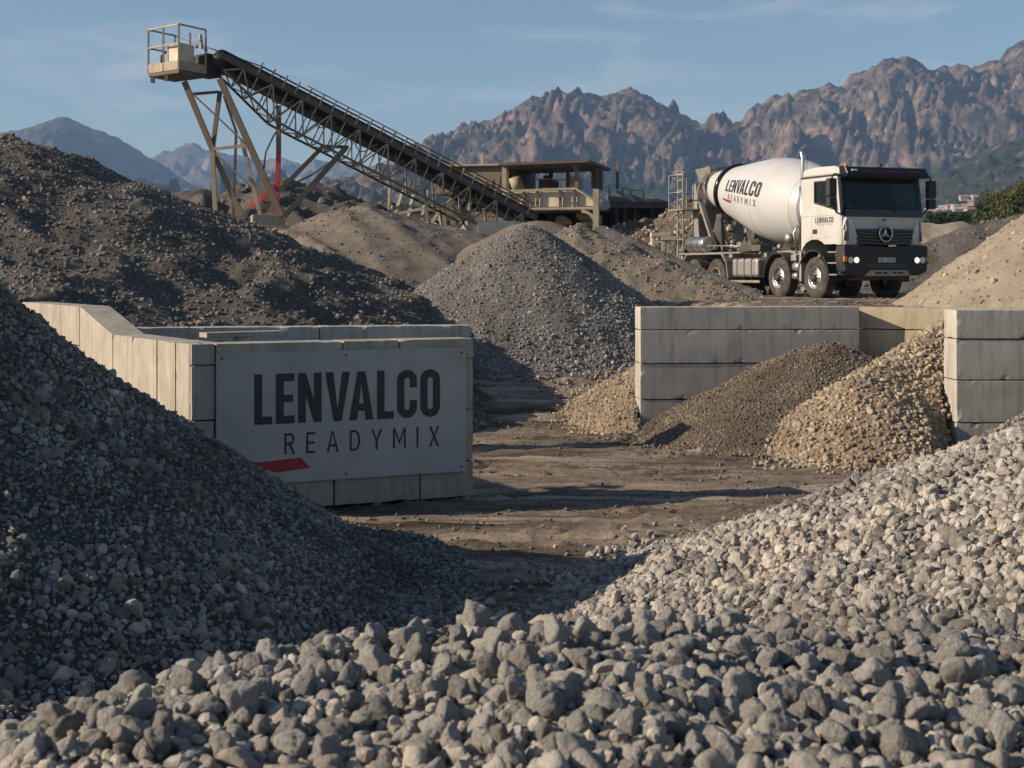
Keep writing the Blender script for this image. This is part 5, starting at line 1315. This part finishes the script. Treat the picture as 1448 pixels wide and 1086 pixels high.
# trestle legs
def leg(pts, w, name='support_leg', mt=None, sq=True):
    m = MB()
    q = [W(*p) for p in pts]
    for a, b in zip(q[:-1], q[1:]): m.beam(a, b, w * .72, w * .72, (0, 1, 0))
    m.build(name, mt or M_rust, conv)
leg([(261, 116, 45.6), (300.5, 211, 45.4)], .24)
leg([(300.5, 209, 45.4), (305, 310, 45.2)], .19, mt=M_dust)
leg([(300, 212, 45.5), (342, 306, 45.3)], .22)
leg([(311, 130, 46.2), (300.5, 212, 45.5)], .18)
leg([(311, 112, 45.0), (398, 306, 44.8)], .27)
leg([(317, 136, 47.0), (334, 186, 47.0), (330, 310, 46.8)], .11, mt=M_rustd)
leg([(342, 197, 45.4), (368, 305, 45.2)], .17, mt=M_dust)
leg([(394, 150, 46.4), (394, 216, 46.2)], .20)
leg([(394, 216, 46.2), (391, 308, 46.0)], .20, mt=M_redst)
leg([(387, 262, 46.0), (370, 282, 46.2), (352, 292, 46.4)], .16, name='brace', mt=M_redst)
leg([(458, 206, 47.4), (395, 270, 46.8), (372, 300, 46.5)], .18, name='strut')
leg([(490, 208, 46.9), (402, 306, 45.8)], .22, name='strut')
leg([(478, 222, 47.0), (440, 248, 47.0), (410, 262, 46.8)], .08, name='strut')
leg([(272, 133, 45.5), (309, 130, 46.0)], .12, name='brace')
leg([(300, 211, 45.3), (353, 205, 45.2)], .12, name='brace', mt=M_dust)
leg([(274, 134, 45.4), (346, 202, 45.2)], .075, name='brace')
leg([(303, 216, 45.3), (357, 265, 45.1)], .075, name='brace')
leg([(393, 184, 46.3), (388, 190, 46.3), (376, 215, 46.1), (372, 246, 45.6)], .06, name='brace', mt=M_rustd)
leg([(458, 207, 46.6), (492, 208, 47.2)], .14, name='brace')
leg([(600, 262, 48.0), (606, 335, 48.0)], .14, mt=M_dust); leg([(640, 290, 48.2), (668, 335, 48.2)], .12, mt=M_dust)
leg([(668, 296, 48.2), (640, 335, 48.2)], .12, mt=M_dust)

# concrete footings of the trestle
M_foot = concrete_mat('footing_concrete', (.26, .23, .19), (.36, .32, .27), (.14, .11, .08))
c = at(388, 320, 45.3); gz = g1(c.x, c.y)
ft = empty('concrete_footing', (c.x, c.y, gz)); tag(ft, 'stepped concrete footing under the conveyor legs', 'footing')
a1 = 0.35
def fb(x0, x1, y0, y1, z0, z1, nm):
    m = MB(); m.box(x0, x1, y0, y1, z0 - gz, z1 - gz); o = m.build(nm, M_foot, ft, bevel=.02); o.rotation_euler = (0, 0, .25)
fb(-.95, 1.05, -.7, .9, gz - .3, 4.17, 'base'); fb(-.72, .30, -.45, .6, 4.173, 4.52, 'block')
c2 = at(322, 325, 45.3); m = MB(); m.box(-.7, .5, -.5, .5, -.4, .75); o = m.build('concrete_footing', M_foot, None, bevel=.02); o.location = (c2.x, c2.y, g1(c2.x, c2.y)); tag(o, 'low concrete footing half hidden behind the dark mound', 'footing')
c3 = at(697, 325, 48.6); gz3 = g1(c3.x, c3.y)
m = MB(); m.prism([(-1.0, 4.42 - gz3), (-.9, 3.85 - gz3), (.9, 3.85 - gz3), (.95, 4.42 - gz3)], -.55, .6); o = m.build('concrete_hopper_base', M_panel, None, bevel=.02); o.location = (c3.x, c3.y, gz3); o.rotation_euler = (0, 0, R(-16)); tag(o, 'cream concrete trough under the lower end of the conveyor', 'trough')
m = MB(); m.box(-.85, .85, -.4, .5, -.3, 3.845 - gz3); o2 = m.build('foot', M_foot, o)

# ------------------------------------------------------------------ processing plant
D1, D2 = 54.0, 60.0
pc = at(790, 330, 56); pgz = g1(pc.x, pc.y)
plant = empty('processing_plant', (pc.x, pc.y, pgz)); tag(plant, 'dusty crushing plant with a flat canopy, cream side panels and a sheeted box', 'plant'); PO = Vector(plant.location)
def PW(px, py, d): return at(px, py, d) - PO
def quadbox(px0, px1, py0, py1, d0, d1, name, mt, par=plant, bevel=.01, off=0):
    """box whose front face spans the given picture rectangle at depth d0 and which runs back to d1"""
    m = MB(); a = PW(px0, py1, d0); b = PW(px1, py0, d0); dy = d1 - d0
    m.box(a.x, b.x, a.y, a.y + dy, a.z, b.z); return m.build(name, mt, par, bevel=bevel)
def beamp(p, q, w, name='post', mt=None, par=plant):
    m = MB(); m.beam(PW(*p), PW(*q), w, w, (0, 1, 0)); return m.build(name, mt or M_rust, par)
# sheeted box
plant.rotation_euler = (0, 0, R(-14))
bxo = quadbox(598, 713, 233, 272, 56.5, 60.5, 'sheeted_box', M_mesh)
quadbox(596, 716, 229.5, 232.6, 56.3, 60.7, 'box_cap', M_dust)
quadbox(713.3, 720, 232, 300, 56.6, 60.4, 'end_wall', M_dark2)
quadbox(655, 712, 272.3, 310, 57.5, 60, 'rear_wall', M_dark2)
quadbox(662, 716, 266, 268.4, 56.2, 56.42, 'sill_beam', M_dust)
for x, w in ((663, 3), (684, 3), (700, 2)):
    beamp((x, 268, 56.3), (x - 8, 296, 56.3), .12, mt=M_dust)
for i, (x0, x1, y0, y1) in enumerate(((677, 682, 255, 264), (686, 691, 251, 265), (697, 705, 244, 266))):
    m = MB(); a = PW(x0, y1, 56.47); b = PW(x1, y0, 56.47); m.add([(a.x, a.y, a.z), (b.x, a.y, a.z), (b.x - .04, a.y, b.z), (a.x + .1, a.y, b.z - .1), (a.x, a.y + .02, a.z), (b.x, a.y + .02, a.z), (b.x - .04, a.y + .02, b.z), (a.x + .1, a.y + .02, b.z - .1)], [(0, 1, 2, 3), (7, 6, 5, 4), (0, 4, 5, 1), (1, 5, 6, 2), (2, 6, 7, 3), (3, 7, 4, 0)]); m.build('torn_hole', M_dark2, bxo)
beamp((661, 216, 58), (661, 231, 58), .12, name='vent_pipe', mt=M_dust)
# posts and canopy
for x, y0, y1, d, w in ((720.5, 229, 330, 55.0, .18), (757, 238, 272, 58.5, .12), (786, 236, 270, 58.0, .14), (837, 230, 270, 57.6, .14), (823, 232, 268, 55.2, .12), (845, 230, 268, 59.5, .12)):
    beamp((x, y0, d), (x, y1, d), w, mt=M_dust if x in (720.5,) else M_rust)
m = MB(); a, b = PW(715, 229, 54.6), PW(846, 226.5, 54.6)
m.hexa([a - Vector((0, 0, .10)), b - Vector((0, 0, .10)), b + Vector((0, 4.8, -.10)), a + Vector((0, 4.8, -.10)), a, b, b + Vector((0, 4.8, .02)), a + Vector((0, 4.8, .02))]); cn_ = m.build('canopy', M_rustd, plant)
m = MB(); a, b = PW(722, 240, 57), PW(800, 231.5, 57); m.hexa([a, b, b + Vector((0, 2, 0)), a + Vector((0, 2, 0)), a + Vector((0, 0, .2)), b + Vector((0, 0, .05)), b + Vector((0, 2, .05)), a + Vector((0, 2, .2))]); m.build('sagging_liner', M_dark2, cn_)
m = MB(); a = PW(814, 231, 55.2); b = PW(824, 250, 55.2); m.add([(a.x, a.y, a.z), (b.x, a.y, a.z), (b.x, a.y, b.z), (b.x - .12, a.y, b.z + .3), (a.x, a.y + .1, a.z), (b.x, a.y + .1, a.z), (b.x, a.y + .1, b.z), (b.x - .12, a.y + .1, b.z + .3)], [(0, 1, 2, 3), (7, 6, 5, 4), (0, 4, 5, 1), (1, 5, 6, 2), (2, 6, 7, 3), (3, 7, 4, 0)]); m.build('gusset', M_dust, plant)
quadbox(806, 819, 249, 267, 56, 56.8, 'control_cabinet', M_foot); quadbox(828, 836, 234, 266, 57.0, 58.2, 'column', M_rustd)
quadbox(752, 772, 254, 267, 57.0, 58.2, 'machine_box', M_dark2); quadbox(750, 768, 252, 253.6, 56.9, 58.2, 'machine_lid', M_dust)
m = MB(); m.tube([PW(762, 238, 57.2), PW(770, 241, 57.2), PW(770, 250, 57.2), PW(758, 250, 57.2)], .06, 8); m.build('pipe', M_dark2, plant)
m = MB(); m.tube([PW(778, 254, 56.5), PW(808, 254, 56.5)], .03, 6); m.build('pipe', M_dust, plant); m = MB(); m.tube([PW(726, 250, 56), PW(732, 268, 56)], .25, 10); m.build('drum_edge', M_dust, plant)
# deck with cream side panels
for i, (a, b) in enumerate(((730, 751.5), (754.5, 771.5), (774.5, 804.5), (807.5, 825.5))):
    pnl = quadbox(a, b, 270.5, 292.5, 54.6, 54.75, 'side_panel', M_panel, bevel=.015)
m = MB(); a, b, c_ = PW(828, 270.5, 54.6), PW(828, 292, 54.6), PW(858, 292, 54.6); d_ = PW(858, 287, 54.6)
P3 = [b, c_, d_, a]; m.add([tuple(p) for p in P3] + [(p.x, p.y + .15, p.z) for p in P3], [(0, 1, 2, 3), (7, 6, 5, 4), (0, 4, 5, 1), (1, 5, 6, 2), (2, 6, 7, 3), (3, 7, 4, 0)]); m.build('side_panel', M_panel, plant, bevel=.01)
for x in (728.5, 753, 773, 806, 826.7): beamp((x, 268.5, 54.5), (x, 295, 54.5), .10, name='stiffener', mt=M_rustd)
beamp((722, 269.5, 54.45), (828, 267, 54.45), .09, name='top_rail', mt=M_dust); beamp((828, 267, 54.45), (860, 287, 54.45), .08, name='top_rail', mt=M_dust)
quadbox(722, 862, 293.2, 296.8, 54.3, 58.6, 'deck', M_dust)
beamp((730, 284, 54.4), (770, 284, 54.4), .05, name='guard_rail', mt=M_rustd); beamp((740, 272, 54.4), (730, 300, 54.35), .05, name='guard_rail', mt=M_rustd); beamp((800, 279, 54.4), (822, 279, 54.4), .04, name='guard_rail', mt=M_rustd)
for x, d in ((742, 55), (800, 58), (770, 57)): beamp((x, 296, d), (x, 345, d), .16, mt=M_rustd)
beamp((859.5, 268, 54.3), (859.5, 345, 54.3), .22, mt=M_dust)
m = MB(); n = 8
for i in range(n):
    f = lambda k: PW(838 + 20 * math.sin(R(90 * k / n)), 299 + 20 * (1 - math.cos(R(90 * k / n))), 54.35)
    m.beam(f(i), f(i + 1), .12, .12, (0, 1, 0))
m.build('knee_brace', M_dust, plant)
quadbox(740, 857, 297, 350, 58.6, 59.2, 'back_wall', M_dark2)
for i, (x, y, s) in enumerate(((800, 312, .35), (828, 306, .3), (838, 316, .25), (846, 312, .28), (778, 322, .3))):
    v, f_ = T_BIG[i]; me = np_mesh('machine_lump', v * s, f_, True); o = link_mesh('crusher_part', me, M_dust, plant); o.location = PW(x, y, 55.6)
# tangle of struts left of the deck
rgp = random.Random(9)
for x0, y0, x1, y1 in ((558, 262, 556, 330), (570, 268, 566, 330), (586, 272, 588, 330), (612, 268, 610, 335), (626, 285, 640, 330), (575, 300, 640, 288), (560, 290, 600, 296), (600, 300, 640, 325), (648, 300, 646, 335), (562, 325, 610, 318), (618, 326, 636, 300)):
    beamp((x0, y0, 53 + rgp.random() * 2), (x1, y1, 53 + rgp.random() * 2), .10 + .05 * rgp.random(), name='strut', mt=M_dust)
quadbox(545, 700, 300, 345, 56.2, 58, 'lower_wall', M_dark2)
for x0, x1, y in ((600, 720, 299), (640, 730, 307), (560, 650, 311)): beamp((x0, y, 54.8), (x1, y + 3, 54.8), .16, name='girder', mt=M_rust)

# shed beside it
sc_ = at(905, 320, 58); shed = empty('shed', (sc_.x, sc_.y, g1(sc_.x, sc_.y))); tag(shed, 'low dark shed with a sloping roof and railings beside the plant deck', 'shed'); SO = Vector(shed.location)
def SW(px, py, d): return at(px, py, d) - SO
m = MB(); a, b = SW(863, 291.8, 55.6), SW(946, 291.8, 55.6); a2, b2 = SW(858, 275, 62), SW(925, 281.5, 62)
m.hexa([a, b, b2, a2, a + up * .17, b + up * .17, b2 + up * .1, a2 + up * .1]); rf = m.build('roof', M_rustd, shed, bevel=.01)
m = MB(); m.beam(SW(863, 289.6, 55.5), SW(947, 289.6, 55.5), .06, .26); m.build('fascia', M_dark2, shed)
for p0_, p1_ in (((874, 271, 58), (900, 287, 56)), ((890, 275, 59), (921, 286.5, 56.5))): 
    m = MB(); m.beam(SW(*p0_) - up * 0, SW(*p1_), .16, .08); m.build('roof_ridge', M_dust, rf)
m = MB()
for x, y0, y1 in ((881, 265, 276), (893, 268, 280), (910, 268, 283), (862, 262, 276)): m.beam(SW(x, y0, 57.5), SW(x, y1 + 2, 57.5), .09, .09, (0, 1, 0))
m.beam(SW(881, 266, 57.5), SW(893, 269, 57.5), .06, .06); m.beam(SW(893, 269, 57.5), SW(910, 269, 57.5), .06, .06); m.build('railing', M_dust, rf)
m = MB(); a, b = SW(864, 345, 57.2), SW(938, 292.5, 57.2); m.box(a.x, b.x, a.y, a.y + 3.6, a.z, b.z); m.build('wall', M_dark2, shed)
for x in (872, 884, 898, 923, 938):
    m = MB(); m.beam(SW(x, 292.5, 56.2), SW(x, 345, 56.2), .14, .14, (0, 1, 0)); m.build('post', M_rustd, shed)
m = MB(); a, b = SW(900, 330, 57.1), SW(920, 303, 57.1); m.box(a.x, b.x, a.y, a.y + .08, a.z, b.z); m.build('door', simple('blue_grey_door', (.07, .085, .10), .6), shed, bevel=.01)
# barrels and a pale block in front of the shed
def barrel(px, py, d, r, h, mt, lab):
    c = at(px, py, d); zz = g1(c.x, c.y)
    m = MB(); m.lathe([(0, r * .96), (.02, r), (h * .33, r), (h * .345, r * 1.04), (h * .36, r), (h * .66, r), (h * .675, r * 1.04), (h * .69, r), (h - .02, r), (h, r * .96)], (0, 0, 0), (0, 0, 1), 24)
    o = m.build('barrel', mt, None); o.location = (c.x, c.y, zz); tag(o, lab, 'barrel')
barrel(876, 322, 55.8, .34, 1.15, M_panel, 'cream barrel standing at the left end of the dark shed')
barrel(912, 325, 56.2, .30, 1.25, simple('green_barrel', (.10, .19, .05), .6, dirt=(.1, .09, .06), damt=.5), 'green barrel standing by the shed door')
c = at(892, 330, 55.4); m = MB(); m.box(-.12, .12, -.12, .12, 0, 1.5); m.box(-.16, .16, -.16, .16, 1.503, 1.56); o = m.build('marker_post', M_foot, None, bevel=.01); o.location = (c.x, c.y, g1(c.x, c.y)); tag(o, 'pale concrete post standing in front of the dark shed', 'post')
# precast legs lying by the rubble
for i, (px, py, lab) in enumerate(((934, 340, 'cream concrete trestle block left of the truck ladder'), (948, 345, 'cream concrete trestle block close to the truck tail'))):
    c = at(px, py, 50); z_ = c.z
    m = MB(); m.box(-.35, .35, -.25, .25, .42, .56); m.box(-.33, -.2, -.2, .2, -.6, .417); m.box(.2, .33, -.2, .2, -.6, .417); o = m.build('trestle_block', M_panel, None, bevel=.015); o.location = (c.x, c.y, z_ - .3); tag(o, lab, 'concrete block')

# ------------------------------------------------------------------ trees, shrubs, houses
M_bark = simple('bark', (.09, .07, .05), .9, bump=.4, bscale=12)
def leaf_mat(name, c0, c1):
    m, n, l, p = nmat(name); p.inputs['Roughness'].default_value = .7; p.inputs['Specular IOR Level'].default_value = .2
    g = n.new('ShaderNodeNewGeometry'); r = ramp(n, [(0, c0), (1, c1)]); l.new(g.outputs['Random Per Island'], r.inputs['Fac']); l.new(r.outputs['Color'], p.inputs['Base Color'])
    return m
M_leaf = leaf_mat('olive_leaves', (.035, .045, .012), (.12, .125, .04)); M_leafd = leaf_mat('dark_leaves', (.02, .03, .012), (.06, .07, .025))
def tree(name, loc, h, w, n, mt, label, cat, group, seed, leaf=.16):
    rg = np.random.default_rng(seed); root = empty(name, loc); tag(root, label, cat, group)
    m = MB(); top = Vector((rg.normal() * .1, rg.normal() * .1, h * .62)); m.tube([(0, 0, -.3), (top.x * .4, top.y * .4, h * .3), tuple(top)], [h * .035, h * .025, h * .01], 8)
    cl = []
    for k in range(14):
        a = rg.uniform(0, 6.28); rr = w * .5 * math.sqrt(rg.random()) * .8; zz = h * rg.uniform(.28, .92); sh = 1 - .55 * max(0, (zz / h - .5) * 2)
        c_ = np.array([rr * math.cos(a) * sh, rr * math.sin(a) * sh, zz]); cl.append((c_, w * rg.uniform(.12, .24)))
        if k < 8: m.tube([(top.x * .5, top.y * .5, h * .3), tuple(c_)], [h * .012, h * .004], 6)
    m.build('trunk', M_bark, root)
    k = rg.integers(0, len(cl), n); C = np.array([c[0] for c in cl])[k]; Rr = np.array([c[1] for c in cl])[k]
    d = rg.normal(size=(n, 3)); d /= np.linalg.norm(d, axis=1)[:, None]
    P = C + d * (Rr * rg.random(n) ** .4)[:, None] * np.array([1, 1, .8])
    Rm = rot_mats(n, rg); s = leaf * rg.uniform(.5, 1.1, n)
    q = np.array([(-1, -.5, 0), (1, -.5, .1), (1, .5, 0), (-1, .5, .1)]) * .5
    V = np.einsum('nij,vj->nvi', Rm, q) * s[:, None, None] + P[:, None]
    f = np.arange(n * 4).reshape(n, 4)
    link_mesh('crown', np_mesh('crown', V.reshape(-1, 3), f), mt, root)
    return root
tl = [('tallest olive-green tree at the right edge behind the sand heaps', 1436, 262, 112, 5.2), ('rounded olive tree just left of the tallest one', 1415, 276, 118, 4.4),
      ('olive tree leaning out of the frame at the far right', 1462, 258, 110, 5.0), ('small dark tree at the left end of the tree clump', 1398, 287, 125, 3.4), ('low bushy tree filling the gap under the olive trees', 1425, 288, 105, 3.4)]
for i, (lab, px_, py_, d, w) in enumerate(tl):
    t_ = at(px_, py_, d); gz_ = g1(t_.x, t_.y); tree('tree', (t_.x, t_.y, gz_), t_.z - gz_, w, 5200, M_leaf if i != 3 else M_leafd, lab, 'tree', 'trees at the right edge', 60 + i, .2)
sh = [1318, 1329, 1340, 1352, 1364, 1376, 1387]
shl = ['dark shrub partly hidden by the right mirror of the truck cab', 'dark shrub next to the one behind the truck mirror', 'dark shrub between the whitish house and the pale farmhouse', 'dark shrub in the middle of the hedge, below the pale farmhouse', 'dark shrub just right of the middle of the hedge', 'dark shrub below the long white village building', 'dark shrub nearest the olive trees, at the right end of the hedge']
for i, px_ in enumerate(sh):
    d = 150 + 4 * (i % 3); t_ = at(px_, 298 + (i * 7) % 5, d); gz_ = g1(t_.x, t_.y)
    tree('shrub', (t_.x, t_.y, gz_), t_.z - gz_, 2.6, 1600, M_leafd, shl[i], 'shrub', 'shrubs along the field edge', 80 + i, .22)
for px_, py_, d, lab in ((941, 300, 70, 'slim green conifer at the right end of the shed'), (963, 276, 90, 'green tree seen through the ladder of the truck')):
    t_ = at(px_, py_, d); gz_ = g1(t_.x, t_.y); tree('tree', (t_.x, t_.y, gz_), t_.z - gz_, 1.5, 2600, M_leafd, lab, 'tree', None, 95 + px_, .16)
M_wallh = simple('house_render', (.42, .35, .29), .8); M_tile = simple('roof_tile', (.34, .17, .11), .8)
hs = [(1331, 296, 1250, 'whitish house at the left end of the far village'), (1343, 294, 1290, 'wide cream house left of the village middle'), (1350, 294.5, 1300, 'small house in the middle of the far village'),
      (1363, 293.5, 1280, 'cream house right of the village middle'), (1353, 298.5, 1050, 'pale farmhouse just above the hedge'), (1376, 299, 1050, 'long white building above the hedge near the olive trees'),
      (1320, 300, 1040, 'long pale shed beside the truck mirror, above the hedge'), (1362, 281, 1330, 'lone pinkish house up the slope, left of two'), (1377, 281, 1340, 'lone pinkish house up the slope, right of two'), (1372, 288, 1320, 'flat pale house between the village and the slope')]
from mathutils.bvhtree import BVHTree
_fh = bpy.data.objects['foothills'].data; _bv = BVHTree.FromPolygons([v.co[:] for v in _fh.vertices], [p.vertices[:] for p in _fh.polygons])
for i, (px_, py_, d, lab) in enumerate(hs):
    c = at(px_, py_ + 1.5, d); w = 5 + (i * 5) % 3 + (9 if 'long' in lab else 0); dd = 6; h = 2.6
    hit = _bv.ray_cast(Vector((0, 0, CAMZ)), (c - Vector((0, 0, CAMZ))).normalized())[0]
    if hit is not None: c = hit + Vector((0, -1, 1.2))
    else: c = at(px_, 300.2, 1100 + 3 * i)
    root = empty('house', (c.x, c.y, c.z - 1.2), .3 * ((i % 3) - 1)); tag(root, lab, 'house', 'houses of the far village')
    m = MB(); m.box(-w / 2, w / 2, -dd / 2, dd / 2, -1.4, h); m.build('wall', M_wallh, root)
    m = MB(); m.prism([(-dd / 2 - .3, h - .1), (0, h + 1.6), (dd / 2 + .3, h - .1)], -w / 2 - .3, w / 2 + .3, ax='x'); m.build('roof', M_tile if i % 2 else M_wallh, root)

# ------------------------------------------------------------------ haze: one closed box of even, thin air
m = MB(); m.box(-4300, 4300, -160, 4990, -4, 560)
hz = m.build('haze', bpy.data.materials.new('haze_air'), None); tag(hz, kind='stuff')
hm_ = hz.data.materials[0]; hm_.use_nodes = True; hn = hm_.node_tree.nodes; hn.clear()
ho = hn.new('ShaderNodeOutputMaterial'); pv = hn.new('ShaderNodeVolumePrincipled')
pv.inputs['Color'].default_value = (.36, .60, 1.0, 1); pv.inputs['Density'].default_value = 1.45e-4; pv.inputs['Anisotropy'].default_value = 0.0
hm_.node_tree.links.new(pv.outputs['Volume'], ho.inputs['Volume'])
